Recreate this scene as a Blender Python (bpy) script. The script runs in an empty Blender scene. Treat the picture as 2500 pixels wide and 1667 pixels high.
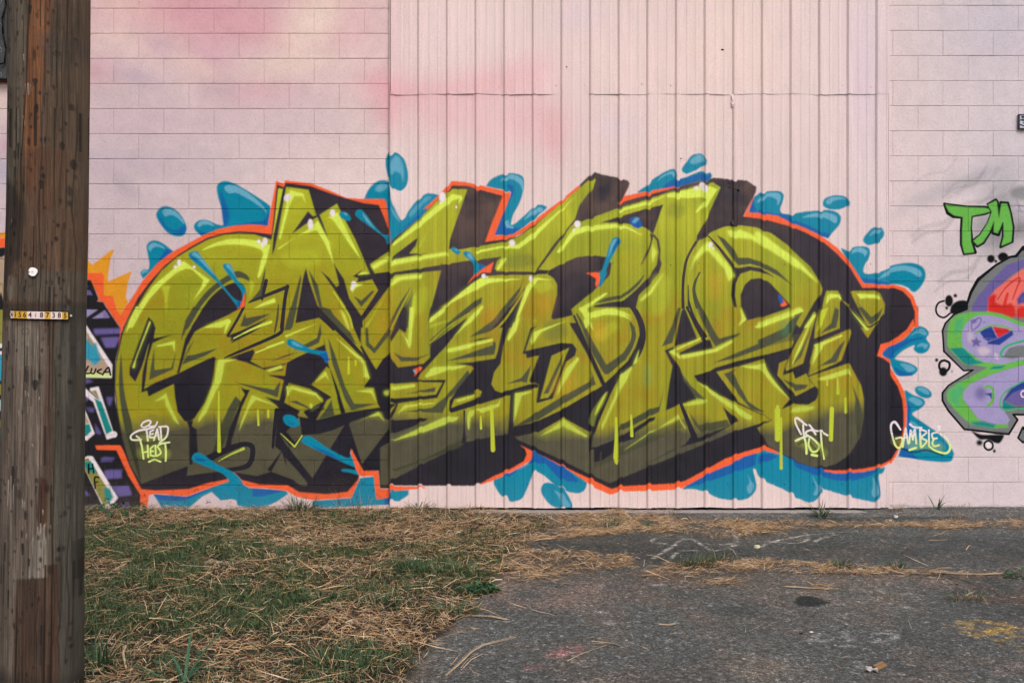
import bpy, bmesh, math, random
import numpy as np
from mathutils import Vector, Matrix

# ================================================================ camera, sky, sun, exposure
SC = bpy.context.scene
FP = 2430.56                       # focal length in photograph pixels (35 mm lens)
M_PX = 0.2032 / 61.35              # metres of wall per photograph pixel
DIST = FP * M_PX                   # camera to wall
H0 = 1.365                         # camera height
cam_d = bpy.data.cameras.new('camera'); cam = bpy.data.objects.new('camera', cam_d)
SC.collection.objects.link(cam); SC.camera = cam
cam.location = (0, -DIST, H0); cam.rotation_euler = (math.radians(90), 0, 0)
cam_d.lens = 35; cam_d.sensor_width = 36; cam_d.clip_end = 500

SUN_EL, SUN_AZ = 52.0, 24.0        # elevation; degrees to the right of straight behind the camera
world = bpy.data.worlds.new('World'); SC.world = world; world.use_nodes = True
nt = world.node_tree; nt.nodes.clear()
sky = nt.nodes.new('ShaderNodeTexSky'); sky.sky_type = 'NISHITA'; sky.sun_disc = False
sky.sun_elevation = math.radians(SUN_EL); sky.sun_rotation = math.radians(180 - SUN_AZ)
sky.air_density = 1.0; sky.dust_density = 4.0; sky.ozone_density = 1.0
hs = nt.nodes.new('ShaderNodeHueSaturation'); hs.inputs['Saturation'].default_value = 0.22
bg = nt.nodes.new('ShaderNodeBackground'); bg.inputs['Strength'].default_value = 0.12
wo = nt.nodes.new('ShaderNodeOutputWorld')
nt.links.new(sky.outputs[0], hs.inputs['Color']); nt.links.new(hs.outputs[0], bg.inputs['Color']); nt.links.new(bg.outputs[0], wo.inputs['Surface'])
sl = bpy.data.lights.new('sun', 'SUN'); sun = bpy.data.objects.new('sun', sl); SC.collection.objects.link(sun)
sl.energy = 1.3; sl.angle = math.radians(22); sl.color = (1.0, 0.965, 0.93)
el, az = math.radians(SUN_EL), math.radians(SUN_AZ)
to_sun = Vector((math.sin(az) * math.cos(el), -math.cos(az) * math.cos(el), math.sin(el)))
sun.rotation_euler = to_sun.to_track_quat('Z', 'Y').to_euler(); sun.location = (3, -6, 8)
vs = SC.view_settings
vs.view_transform = 'Standard'; vs.look = 'None'; vs.exposure = 0.42; vs.gamma = 1.0; vs.use_curve_mapping = False

PAINT = '''
# ---- blue splashes around the letters
T s1.2 A1 505,500 560,430 640,430 730,490 795,600 790,670 740,710 640,690 550,600
B s3:.8 A1 530,500 600,610 690,650 780,600 785,670 730,690 620,650 550,580
L s1.5:.8 A1 565,470 600,445 680,465 750,530 775,590 700,525 640,505 590,520
T s1.2 A1 1090,230 1140,190 1200,190 1290,225 1420,300 1560,390 1605,430 1605,430 1580,620 1580,620 1300,640 940,705 940,705 880,650 870,600 920,555 1000,555 1080,590 1145,600 1150,560 1130,440 1095,320
B s3:.85 A1 1120,270 1170,380 1205,500 1190,600 1150,590 1135,430
B p2:.85 A1 1605,450 1560,530 1540,560 1350,585 1200,610 1580,615
B p2:.7 A1 890,640 950,665 1020,670 940,705
L s2:.85 A1 1160,250 1200,225 1300,245 1420,320 1530,420 1565,490 1520,440 1400,360 1280,300 1200,300
L s2:.85 A1 905,595 940,560 1000,560 1070,610 1000,595 950,600 920,620
T s1.2 A1 415,800 450,755 510,748 580,780 670,850 670,850 380,1110 380,1110 355,1050 390,1020 430,1020 440,960 425,880
B p2:.9 A1 600,830 670,850 560,960 500,980
L s2:.85 A1 430,810 470,770 540,785 590,825 520,805 470,820 450,850
L s2:.85 A1 370,1040 400,1022 430,1045 390,1050 375,1070
T s2 A2 1140,40 1160,-70 1230,-110 1300,-60 1350,60 1350,180 1310,240 1260,250 1180,180
T s2 A2 1145,0 1150,-30 1220,-110 1310,-60 1345,30 1355,140 1330,220 1280,250 1220,220 1165,120
L s3:.7 A2 1185,10 1210,-70 1280,-60 1315,60 1310,180 1290,100 1240,70 1200,80
T s1.2 A2 940,340 980,260 1050,195 1110,178 1170,195 1190,260 1200,330 1240,440 1290,530 1330,510 1360,450 1440,350 1530,285 1600,285 1680,310 1680,340 1520,540 1250,780 1100,780 1100,750 1100,640 1100,380 940,375
B p3:.8 A2 1640,310 1500,440 1440,500 1230,680 1290,640 1440,540 1520,440
L s3:.75 A2 1040,270 1060,230 1110,210 1160,230 1130,270 1080,290
L s2:.6 A2 1195,390 1230,450 1280,540 1285,560 1230,500 1200,420
L s3:.5 A2 1370,470 1470,360 1540,310 1580,320 1480,400 1390,500
T s1.2 A3 545,190 600,130 700,90 800,82 880,110 900,170 885,280 850,380 800,470 775,560 780,580 820,560 900,490 1000,400 1060,385 1110,400 1115,420 1115,420 900,600 780,680 615,680 615,680 620,640 700,420 760,300 770,260 560,215
B p2:.85 A3 800,200 760,190 730,180 770,260 765,310 725,400 610,680 780,680 870,610 740,600 700,540 720,420 800,280
L s2:.85 A3 670,160 720,110 800,95 880,140 895,200 885,250 860,190 800,145 720,140
L s2:.85 A3 725,530 750,530 760,580 800,600 790,615 740,600 720,560
L s2:.85 A3 930,490 980,430 1050,410 1080,425 1070,450 1000,470 900,530
T s1.5 A4 840,240 880,180 940,110 1020,95 1075,130 1060,190 1000,240 900,285 855,275
L s4:.8 A4 920,170 980,110 1040,110 1060,150 1010,180 950,195
T s1.2 A4 430,470 500,400 560,340 680,265 760,240 790,270 795,330 860,325 1000,270 1080,260 1125,290 1110,330 1000,360 800,410
B p2:.85 A4 690,380 760,340 860,335 1000,285 1115,280 1115,330 1000,360 850,405 640,440
L s2:.85 A4 600,360 660,300 750,262 775,290 760,320 740,290 680,305
T s1.2 A4 1480,655 1510,530 1560,490 1660,455 1770,455 1812,490 1800,560 1780,630 1800,670 1870,680 1900,740 1480,670
B p2:.85 A4 1480,655 1520,500 1540,610 1760,650 1900,700 1960,760 1960,790 1760,690
L s2:.85 A4 1555,550 1600,490 1680,465 1760,470 1795,510 1770,590 1745,580 1740,530 1700,505 1640,510
T s1.2 A5 0,290 100,265 200,258 242,290 235,350 205,420 225,470 290,482 450,450 590,440 700,440 770,470 795,520 770,590 700,670 670,710 670,710 450,620 150,520 0,480
B p2:.85 A5 0,430 150,470 300,490 330,530 450,570 600,640 690,670 670,712 450,620 150,520 0,485
L s2:.85 A5 0,345 60,290 150,270 215,290 215,350 185,395 180,340 120,310 60,325 0,370
L s2:.85 A5 420,510 520,470 650,462 740,490 760,530 740,565 680,530 600,505 500,505
T e1.2 A5 745,365 875,435 880,355
L s2:.8 A5 650,360 690,320 770,312 840,335 780,335 720,355 680,385
T s1.2 A5 1005,720 1060,640 1110,605 1170,600 1207,650 1190,710 1110,765 1040,770
L s2:.8 A5 1065,690 1100,640 1150,615 1190,640 1150,650 1110,665
T s1.2 A5 800,825 860,828 900,800 970,785 1050,795 1073,840 1060,900 1020,970 1010,1030 1040,1050 1100,1045 1200,1020 1280,985 1400,960 1500,960 1590,1000 1617,1080 1580,1170 1520,1230 1480,1225 1440,1190 1330,1160 1010,1140
B p2:.85 A5 830,850 900,960 950,1050 1000,1090 1150,1110 1280,1145 1330,1160 1010,1140
L s2:.85 A5 890,855 920,810 980,798 1045,830 1025,885 1010,860 960,840
L s2:.8 A5 1060,1085 1150,1085 1230,1030 1330,990 1440,985 1550,1020 1580,1070 1550,1090 1480,1050 1400,1030 1280,1050 1180,1090
T s1.2 B5 945,330 1020,285 1110,245 1180,180 1230,145 1290,160 1318,200 1300,240 1327,290 1300,340 1240,352 1200,320 1205,290 1120,330 1060,385 1080,400 1160,420 1220,450 1232,480 1190,515 1090,520 1050,490 1020,430 950,370
B p2:.85 B5 945,325 1030,290 1130,250 1260,225 1290,235 1170,270 1060,340 1030,390 1010,400 960,370
L s2:.7 B5 1180,220 1220,180 1270,165 1300,195 1290,215 1230,195
L s2:.7 B5 1225,300 1260,272 1310,285 1290,320 1270,300
B p2:.85 B5 1040,450 1130,490 1200,500 1190,518 1090,522
L s2:.7 B5 1100,425 1180,440 1215,475 1160,490 1120,455
T s1.2 B5 1130,635 1200,665 1270,690 1288,730 1250,770 1200,795 1200,820 1300,890 1410,970 1500,1080 1505,1130 1470,1168 1300,1160 1085,1125 1085,1125 1145,960 1150,800
B p2:.85 B5 1150,700 1180,760 1170,830 1190,900 1150,1060 1240,1150 1085,1125 1145,900
L s2:.7 B5 1160,700 1190,680 1250,700 1270,730 1230,745 1190,720
L s2:.6 B5 1170,860 1220,880 1260,920 1200,920
T e1.2 B5 1275,643 1345,683 1330,668
L s2:.7 B5 1230,620 1260,605 1310,630 1320,660 1290,655
T s1.2 B3 775,1100 830,1110 1000,1200 1180,1320 1197,1370 1170,1415 1120,1428 1050,1415 1000,1380 960,1370 880,1300 810,1262 780,1300 740,1400 700,1470 620,1492 590,1460 550,1450 510,1400 488,1350 500,1310 600,1280 750,1200
B p2:.9 B3 775,1100 1000,1200 1140,1330 1120,1345 1000,1330 880,1200 800,1200 760,1195 590,1310 560,1295 750,1195
T s1.2 B3 848,1400 870,1355 920,1348 1010,1390 1060,1450 1090,1530 1060,1548 940,1530 870,1460
L s2:.6 B3 950,1405 1010,1440 1060,1500 1070,1530 1010,1535 990,1470
T s1.2 B4 680,1385 850,1270 1060,1170 1310,1060 1440,1090 1568,1150 1568,1460 1470,1380 1300,1290 1220,1240 1240,1340 1235,1410 1170,1470 1080,1480 950,1465 860,1420 760,1395
B p2:.9 B4 700,1380 760,1290 850,1250 1310,1065 1430,1100 1400,1160 1300,1150 1230,1215 870,1340 760,1370
L s2:.7 B4 1175,1280 1200,1330 1225,1370 1205,1420 1180,1425 1170,1380 1190,1340
T s1.2 B5 0,1080 50,1060 170,1090 300,1150 520,1220 750,1240 930,1235 970,1225 960,1265 920,1300 925,1370 938,1440 905,1495 800,1480 650,1440 500,1395 490,1430 420,1492 340,1480 200,1400 0,1290
B p2:.9 B5 0,1140 90,1120 160,1145 60,1190 0,1200
B p2:.9 B5 210,1130 400,1190 600,1255 800,1265 925,1240 870,1290 720,1335 600,1330 420,1280 300,1230
L s2:.7 B5 415,1290 450,1350 480,1400 450,1440 425,1430 445,1380
L s2:.7 B5 880,1300 900,1350 920,1440 890,1460 870,1430 880,1370
T p1.5 B2 955,1405 1090,1400 1090,1440 1020,1490 950,1490 370,1520 350,1500 350,1460 640,1440 715,1290 830,1275 840,1440
B p2:.9 B2 905,1430 950,1410 960,1480 900,1490
T p2 B1 380,1410 640,1430 800,1370 945,1310 1060,1330 1120,1365 1400,1385 1420,1410 1330,1470 1210,1525 1130,1530 1030,1500 1020,1460 985,1450 900,1460 830,1395 760,1430 700,1480 640,1530 460,1535
B p2:.9 B1 385,1415 640,1432 800,1372 860,1350 700,1430 600,1465 430,1460
B p2:.9 B1 1140,1370 1400,1385 1220,1430 1150,1430
# ---- orange contour
R p1 N 292,801 B1 160,120 A1 190,1490 215,1370 290,1260 380,1120 520,960 660,855 800,780 950,700 1100,640 1250,608 1400,596 1500,600 1578,612 1605,450 1655,185 1735,215 1740,180 A2 430,210 600,275 760,345 900,355 1125,355 1145,380 1165,520 1187,650 1190,770 1000,900 600,600 300,500 B1 700,600 300,800 100,500
R p1 A2 1500,435 1640,310 1690,255 1770,160 1910,168 A3 345,170 560,217 765,262 768,305 735,375 615,680 790,672 900,600 1100,455 1250,345 1430,195 1435,240 1250,480 400,900 0,600 -30,420
R p1 A4 340,390 290,500 450,465 700,420 830,400 700,500 300,600 215,578
R p1 A4 1555,445 1475,655 1600,665 1760,690 A5 300,550 450,610 600,680 760,800 860,910 960,1060 1010,1140 1150,1150 1330,1165 1420,1195 1500,1270 1545,1400 1545,1568 1400,1560 600,1000 A4 1400,800 1425,695
R p1 B5 1150,0 1238,0 1230,90 1190,180 1120,250 1040,290 1000,300 955,345 950,372 1022,405 1025,460 1080,540 1130,640 1150,750 1145,870 1140,960 1090,1070 1070,1120 1030,1180 940,1235 800,1264 690,1273 600,1275 505,1257 600,1000 700,300
R p1 B4 1440,1130 1310,1100 1150,1145 1060,1200 900,1265 760,1340 680,1385 600,1400 420,1410 200,1415 130,1440 0,1385 B3 1180,1330 1060,1250 950,1190 830,1120 800,1100 1200,1100 1500,1200 B4 1310,1040
R s1 B3 690,1058 750,1078 782,1110 780,1150 750,1190 600,1275 470,1335 385,1365 385,1365 500,1150 650,1060
R p1 B2 640,1065 660,1090 740,1225 860,1235 868,1370 952,1372 1215,1378 1220,1388 1100,1400 955,1412 955,1435 840,1452 820,1275 720,1278 690,1250
R p1 B2 715,1290 650,1440 350,1456 230,1432 150,1388 0,1370 B1 1120,1365 1060,1330 945,1320 800,1370 640,1430 400,1410 350,1420 340,1500 300,1540 280,1480 285,1420 190,1270 100,1080 0,1075 0,1043 130,1045 300,1300 1000,1200 1568,1300 B2 600,1300
# ---- dark body of the piece
D p1 B1 150,1050 100,780 85,600 95,400 135,200 150,170 A1 190,1568 250,1440 330,1290 450,1130 590,980 720,880 850,800 1000,720 1150,680 1300,660 1450,668 1615,692 1665,215 1730,245 A2 180,205 420,235 600,300 740,345 930,395 1075,412 1130,540 1175,660 1160,700 1190,770 1210,720 1300,650 1480,510 1530,450 1700,290 1780,205 1930,205 A3 470,240 695,300 680,340 600,540 525,745 700,720 840,690 1000,570 1200,430 1430,235 1435,190 1560,70 1660,100 1790,125 1890,155 1910,180 1895,225 1850,310 1790,380 A4 220,575 400,520 700,440 840,400 1050,345 1150,320 1330,340 1460,350 1555,412 1550,460 1425,695 1620,720 1800,770 A5 300,590 450,650 620,740 750,850 880,990 1000,1185 1130,1182 1320,1195 1400,1225 1470,1300 1515,1420 1512,1568 B5 1200,90 1150,170 1080,225 1020,262 935,285 905,375 960,390 1020,440 1025,515 1080,600 1115,700 1125,800 1125,890 1110,1000 1080,1070 1030,1150 1000,1180 930,1215 800,1240 690,1250 580,1252 480,1242 300,1190 180,1122 B4 1440,1118 1310,1064 1150,1110 1000,1165 850,1250 700,1330 620,1350 450,1360 200,1375 135,1395 0,1330 B3 1100,1260 1000,1210 900,1160 800,1112 690,1060 730,1090 740,1130 720,1180 600,1250 480,1300 380,1360 340,1372 0,1370 B2 1220,1370 868,1368 858,1236 725,1235 705,1200 650,1075 640,1100 690,1240 710,1275 700,1300 620,1395 450,1410 250,1395 160,1345 0,1340 B1 1200,1340 1060,1305 1000,1245 945,1300 800,1330 650,1375 400,1385 290,1375 200,1200 145,1060
K s4:.55 B4 280,1350 600,1345 680,1310 560,1270 640,1200 800,1110 500,1210 380,1290
K s6:.5 B5 550,1220 700,1150 820,1000 870,850 840,700 880,900 850,1060 860,1150 1000,1120 900,1200 700,1245
K s6:.4 B3 0,1230 250,1150 380,1290 200,1320 0,1310
K s6:.4 B2 450,1330 700,1250 600,1390 200,1390
# ---- letters, left group
O p1 B1 290,1335 200,1180 150,1000 110,780 92,600 100,420 150,200 205,60 A1 215,1568 320,1380 430,1200 560,1030 700,910 850,820 1000,740 1150,695 1300,680 1450,690 1612,740 1650,560 1680,252 1722,262 A2 190,243 400,270 470,500 490,515 672,400 720,500 850,740 920,900 990,1065 870,1080 880,1100 865,1140 1015,1110 1070,1215 925,1430 905,1462 B2 725,290 715,300 752,385 790,540 745,605 822,610 850,730 875,770 610,810 570,812 375,858 470,690 500,680 280,790 320,840 250,830 180,760 125,720 90,750 60,1050 110,1090 0,1230 B1 1480,1310 1400,1190 1370,1095 1290,1240 1180,1275 1020,1250 930,1235 640,1275 650,1200
O p1 B2 630,880 660,850 890,790 910,835 950,860 950,900 730,1185
O p1 B2 80,930 150,1040 350,1290 598,888 500,930 400,955 280,962 215,1070 105,955
O p1:.9 B2 150,942 248,832 272,900 265,962 215,1020
O s1 B2 155,1150 310,1330 240,1335 165,1240 148,1170
# ---- letters, middle and right
O p1 A2 990,970 1185,840 1190,770 1480,510 1730,260 1790,238 1925,240 A3 190,720 180,805 280,820 420,795 700,745 840,695 1000,585 1270,360 1510,160 1570,130 1585,150 1560,215 1430,390 1380,540 1450,550 1550,510 1800,420 1960,378 A4 530,525 700,470 900,430 1020,390 1140,365 1210,415 1180,480 1080,700 985,885 1030,920 1080,868 1150,830 1250,790 1400,780 1550,800 1700,860 1850,970 1960,1080 A5 500,980 580,1110 612,1190 600,1240 540,1320 400,1568 B5 270,110 250,220 272,262 250,310 0,380 B4 1320,358 1100,412 930,462 880,492 765,525 790,568 1100,740 1360,862 1050,960 820,1060 400,1230 120,1350 B3 1240,1290 1000,1170 665,1012 640,985 540,980 270,1035 240,1060 0,1175 B2 955,1330 945,1350 870,1345 870,1060 940,1020 950,860 950,400 895,390 840,475 728,290 715,130 750,75 A2 930,1500 1190,1160 1190,1040 1035,1060
O p1 B4 935,495 1120,450 1300,395 1310,450 1380,570 1500,700 1440,780 B5 280,740 300,742 380,748 450,700 460,630 380,540 400,528 690,430 720,470 790,600 810,700 810,850 780,1000 700,1130 600,1200 520,1225 420,1225 300,1185 180,1115 B4 1330,1060 1250,925 1365,862 1100,725 1010,600
O p1 A5 655,1212 765,1213 800,1290 785,1325 785,1568 B5 628,0 630,160 430,240 440,130 470,0 A5 590,1440
O p1 A5 878,1215 1130,1213 1168,1240 1215,1340 1205,1440 B5 960,50 935,80 840,238 690,0 A5 800,1300 860,1340 1040,1540 960,1380
O p1 B5 435,285 700,165 712,190 640,405 600,430 385,525 400,440 395,420
O p1 B5 430,30 447,50 345,430 215,490 210,460 260,330
O p1 B5 160,425 225,400 195,490 190,522 260,498 285,550 370,508 390,560 435,605 290,685 145,522
# ---- shade inside the letters
G s1 A1 790,1568 860,1400 960,1260 1080,1150 1200,1070 1290,1035 1370,1065 1405,1110 1400,1132 1340,1105 1270,1102 1170,1150 1060,1230 960,1340 880,1450 820,1568
G p1 B1 690,0 630,100 605,200 592,262 640,165 700,80 745,0
G p1 A1 1558,1000 1530,1080 1500,1210 1460,1260 1390,1335 1500,1290 1530,1250 1545,1120
G s1.5 B1 138,340 138,340 125,450 120,600 135,760 160,900 200,1050 290,1330 220,900 190,780 160,640 148,500
G p1 B1 390,310 392,478 520,458 560,335 535,470 350,552 365,450
G p1 B1 1088,45 1060,120 1050,147 1100,150 1290,50 1095,85
G p1 B1 640,368 700,360 885,308 780,370 600,437
G p1 B1 705,238 660,300 610,400 600,430 650,340
G p1 B1 1000,565 1180,602 1310,625 1355,562 1335,682 1180,628 1050,582
G p1 B1 1275,415 1400,362 1510,336 1400,378
G p1 B1 1015,672 1060,720 1030,762 965,930 900,1080 830,1120 900,900 960,760
G p1 B2 0,640 60,650 105,560 85,680
G p1 A2 325,1062 305,1130 270,1250 228,1390 185,1568 245,1568 290,1340 330,1120
G p1 A2 400,1020 490,1170 530,1370 640,1450 715,1568 670,1568 600,1490 510,1400 450,1200
G p1 B2 182,0 130,180 185,172 235,0
G p1 B2 424,0 465,60 555,190 690,290 640,190 512,60 490,20
G p1 B2 470,230 520,350 600,600 670,730 845,730 650,780 600,700 500,420
G p1 B2 410,125 385,235 200,330 340,300 400,270 420,200
G p1 B2 415,125 400,230 360,260 395,270
G p1 A2 830,1265 905,1315 1015,1215 1030,1230 905,1375
G p1 A2 1385,1180 1290,1310 1190,1500 1190,1568 1230,1568 1300,1430 1400,1200
G p1 B2 755,130 775,160 785,270 825,310 945,145 1008,0 1034,0 955,195 825,352 760,290
G p1 B2 170,712 230,708 310,750 340,770 400,730 420,690 400,760 350,790 290,755
G p1 B2 495,700 450,780 400,845 470,830 520,820
G p1 B2 975,345 1040,380 1170,385 1262,348 1150,412 1035,416
G p1 A3 500,1275 440,1300 150,1535 160,1568 330,1450 490,1330
G p1 A3 895,1075 860,1180 690,1380 600,1500 500,1568 570,1568 700,1470 860,1220
G p1 B3 0,290 170,140 310,30 290,10 160,110 0,250
G p1 B3 300,230 480,180 560,90 630,0 600,0 470,110
G p1 B3 120,415 420,310 480,290 480,262 500,262 505,300 490,362 350,380
G p1 B2 1545,480 1380,680 1270,770 1060,800 1350,812 1400,700 1568,540
G p1 B2 1050,668 1180,640 1300,612 1290,650 1160,655
G p1:.8 B2 955,1250 1200,1170 1560,980 1480,1080 1200,1180 980,1260
G p1 B3 580,590 700,540 775,440 740,580 700,570
G p1 B3 640,920 820,870 1010,750 1270,590 1225,480 1235,530 1220,570 1000,690 810,810
G s1 A4 485,1250 400,1340 270,1440 100,1480 0,1530 130,1510 280,1470 420,1360
G p1 B3 1120,40 1350,440 1480,350 1550,230 1530,120 1568,150 1568,250 1500,400 1345,512 1220,320
G s1 B4 275,115 310,165 320,240 260,350 180,440 85,512 0,340 0,290 95,442 150,420 240,330 300,240
G p1 A4 1170,868 1250,910 1340,1010 1380,1090 1480,1090 1600,1130 1750,1210 1905,1362 1780,1275 1600,1180 1500,1150 1380,1162 1320,1090
G c1 A4 900,1355,10 903,1460,18 905,1568,22
G c1 A4 1015,1235,8 965,1330,22 957,1450,26 985,1568,26
G p1 B4 640,0 600,130 520,300 600,272 640,100 665,0
G p1 B4 780,0 960,240 1120,195 1110,215 930,300 860,180
G p1 B4 790,495 880,440 1100,345 1300,260 1480,170 1550,40 1568,60 1540,150 1480,225 1300,310 1080,390 900,430
G p1 B4 570,475 550,560 500,760 430,780 200,905 180,960 310,900 500,800 540,600
G p1 B4 650,480 740,600 850,705 790,700 740,660
G p1 B4 995,510 1090,475 1060,500 1180,720 1310,812 1200,780 1100,660
G p1:.9 B4 720,790 800,905 1020,860 1040,910 820,962 770,900
G p1:.5 B4 0,1180 300,1030 700,850 720,900 300,1100 0,1240
G s1 B5 720,590 745,700 740,800 770,1000 800,850 780,740
G p1 B5 0,290 250,180 340,40 300,30 200,160 0,250
G p1 A5 750,1350 760,1400 740,1500 680,1568 740,1568 770,1450
G p1 B5 620,20 600,150 470,205 560,120 590,0
G p1 A5 945,1310 1060,1460 1100,1500 1190,1400 1175,1440 1090,1540 1040,1480
G p1 B5 760,0 860,130 900,100 960,0 910,40 870,75 800,0
G p1 B5 625,290 560,390 380,510 480,450 600,420 670,250
G p1 B5 420,130 330,380 240,470 280,400 340,300
G p1 B5 190,550 280,590 385,595 360,625 285,645
G p1:.6 B5 320,200 290,260 230,260 0,320 0,290 220,220
# ---- dark holes and outlines
D p1 A1 1755,238 1722,255 1690,400 1632,700 1617,885 1642,832 1672,700 1722,420
D s1 A1 850,1568 900,1480 1000,1320 1100,1220 1180,1170 1280,1140 1340,1165 1368,1240 1355,1370 1355,1370 1200,1440 940,1568
D p1 B1 770,0 1045,0 1045,10 960,60 760,150 700,190 640,300 582,500 560,500 572,470 628,240 690,130 735,60
D p1 B1 345,75 385,115 398,165 370,250 345,290 300,440 245,566 200,515 200,460 265,280
H p1 B1 355,105 362,120 300,270 250,400 240,462 220,460 262,350
D p1 B1 370,165 400,150 385,250 340,400 325,540 310,640 290,642 300,500 340,330
D p1 B1 375,240 535,208 440,245 375,275
D p1 B1 290,642 335,632 345,676 540,580 548,680 568,790 622,862 660,868 700,840 780,720 832,590 852,480 862,385 845,375 700,440 560,508 400,570 310,620
D c1 B1 1078,0,16 1025,100,16 955,215,16
D p1 B1 950,220 1010,200 1290,72 1150,160 970,262 990,215
D c1 A1 1395,1332,10 1560,1265,24 1765,1185,26
D c1 A1 1765,1180,26 1740,1310,26 1712,1568,30
D c1 A1 1562,1125,26 1545,1200,26 1522,1300,18
D c1 B1 1372,150,22 1345,205,20 1130,300,18 1000,355,14 930,385,8
D p1 B1 960,385 1150,320 1160,345 1130,410 1225,460 1400,425 1400,435 1235,475 1100,420
D p1 B1 1260,512 1395,520 1410,420 1420,430 1400,560 1385,552 1280,520
D p1 B1 1260,495 1380,480 1378,465
D p1 B1 1240,680 1350,705 1385,555 1405,565 1385,720 1510,785 1480,830 1540,900 1440,1060 1330,930 1345,760 1290,715
O p1:.9 B2 150,942 248,832 272,900 265,962 215,1020
D p1 B1 1050,600 1080,620 1125,625 1062,760 985,1000 980,1060 930,1085 962,930 1040,745 1060,700 1085,660
D p1 B1 640,865 690,855 680,900 715,925 725,1110 685,1120 685,1190 660,1190 660,920
D c1 B1 790,1150,40 940,1080,36 1075,1035,28 1145,1065,30 1110,1195,30 930,1232,20
D c1 B1 1330,780,26 1312,930,20 1300,1060,14
D p1 A2 395,472 445,522 500,492 510,512 560,640 592,752 540,650 484,525 370,595 238,688
D p1 A2 640,950 665,1000 740,1110 790,1290 905,1455 925,1568 840,1568 775,1400 640,1200 590,1130 515,1030 600,1100 665,1185 695,1165
D p1 A2 825,1085 930,1010 870,1075 990,1066 1010,1110 860,1140 885,1105
D p1 A2 375,1000 345,1110 275,1522 520,1468 500,1400 400,1110
D c1 A2 520,1468,26 590,1530,26 640,1580,26
D p1 B2 240,0 222,122 415,78 392,0
D c1 B2 385,10,24 500,130,24 640,270,24 755,392,20
D p1 B2 595,0 720,280 725,130 760,60 715,70 650,0
D p1 B2 435,225 455,330 475,440 540,600 605,800 570,812 520,610 480,460 350,585 310,590 160,570 125,555 145,510 155,420 230,380 440,285
D p1 B2 345,588 500,680 440,715 440,740 370,850 280,790 330,845 440,770 430,690 330,620 160,572 150,560
D c1 B2 155,560,22 125,700,22 90,740,22
O p1 B2 345,585 460,450 480,470 540,680 500,680
D p1 B2 595,800 850,760 1000,740 905,845 880,790 640,870 620,900 598,888 500,930 400,958 270,962 250,830 375,858
D p1 B2 825,605 862,608 900,735 950,722 950,840 915,852 880,770 850,690
D p1 B2 1040,0 1095,0 1070,185 1030,150 955,270 950,220 1000,110
D p1 B2 745,605 790,545 755,395 838,475 895,390 948,345 960,395 1010,462 1200,435 1300,345 1342,285 1240,290 1400,190 1540,75 1400,270 1200,490 1160,545 1165,575 950,590
D p1 B2 1160,560 1378,555 1310,695 1180,712 1010,737 960,862 945,850 995,742 950,735 950,702 1180,685 1300,668 1350,577 1160,574
D p1 B2 955,870 1240,850 1225,868 1100,925 955,975
D p1 B2 950,835 1000,745 1010,745 960,860
D p1 A2 1035,1060 1190,1040 1960,920 A3 450,918 500,908 690,885 640,930 620,1000 640,1025 1000,1030 1035,1010 1140,1015 1120,1050 900,1062 690,1060 520,1075 450,1110 200,1300 0,1440 A2 1545,1505 1675,1018 1235,1060 1195,1100 1190,1150 1000,1400 925,1480 1070,1215 1010,1110
D p1 A2 1205,915 1215,880 1440,710 1450,715 1430,780 1370,855 1560,855 1440,870 1220,918
D p1 A3 1140,1015 1240,960 1400,890 1560,870 1690,890 1735,950 1720,1060 1640,1150 1350,1390 1365,1440 1350,1452 1180,1490 1158,1470 1180,1380 1215,1250 1215,1150 1180,1090 1120,1052
D p1 A3 1380,530 1400,545 1350,590 1200,790 1035,1012 1000,1032 1180,770 1290,640
D p1 B2 1235,120 1260,0 1400,0 1300,70
D p1 B3 0,295 140,180 290,80 100,320 0,395
D p1 A3 920,1165 880,1290 800,1568 600,1568 720,1420 860,1250
D p1 B3 180,432 330,420 500,392 520,330 560,130 600,0 660,0 560,300 540,430 490,500 470,590 500,640 545,655 760,590 830,590 830,615 560,690 160,812 145,800 150,720 200,640 335,470 320,450
D p1 B3 300,262 330,245 480,228 400,250
O p1 B3 162,772 185,705 340,668 340,640 365,633 397,645 380,690
D p1 B3 728,335 1000,272 1090,278 1122,320 1110,370 1040,420 940,700 812,737 832,592 770,580 760,560 835,370 740,390 735,358 708,356 768,160 815,142 785,170
O p1 B3 930,372 1065,310 1050,345 935,650 905,692 842,705 870,600
G p1 B3 1020,350 900,600 868,665 905,660 1000,440
D p1 B3 615,655 652,650 640,900 640,990 595,988 605,850
D c1 B3 262,795,10 262,940,10 260,1030,26
D p1 B3 1065,120 1115,118 1090,60 1110,60 1340,585 1320,607 1180,320 1080,150
D p1 B3 1325,598 1000,790 800,882 640,915 615,985 650,995 830,960 1020,850 1235,965 1215,1015 1218,1120 1235,1100 1310,1092 1310,1180 1400,1120 1420,1060 1568,1000 1568,960 1300,1060 1235,1085 1245,1000 1300,850 1370,680 1450,540 1568,440 1568,380 1450,500 1340,580
D p1 B4 280,0 330,20 370,120 378,220 350,320 280,430 200,510 160,590 40,870 0,990 0,650 66,605 0,450 0,400 85,582 180,490 260,410 320,300 348,210 340,110
g s1.5 B3 1362,645 1310,690 1240,800 1215,870 1225,905 1252,918 1275,840 1330,740
h s2 B3 1350,650 1290,740 1260,830 1310,750
D p1 A4 60,755 230,700 500,620 665,580 640,640 575,840 560,870 530,820 450,790 350,770 200,755
D s1 A4 530,850 540,920 490,1060 440,1185 440,1185 510,1060 565,900 560,870
D p1 A4 545,890 570,860 620,920 637,1010 632,1100 648,1150 620,1240 530,1350 430,1450 400,1568 270,1568 290,1500 400,1400 520,1280 600,1160 618,1040 600,930 565,885
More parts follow.
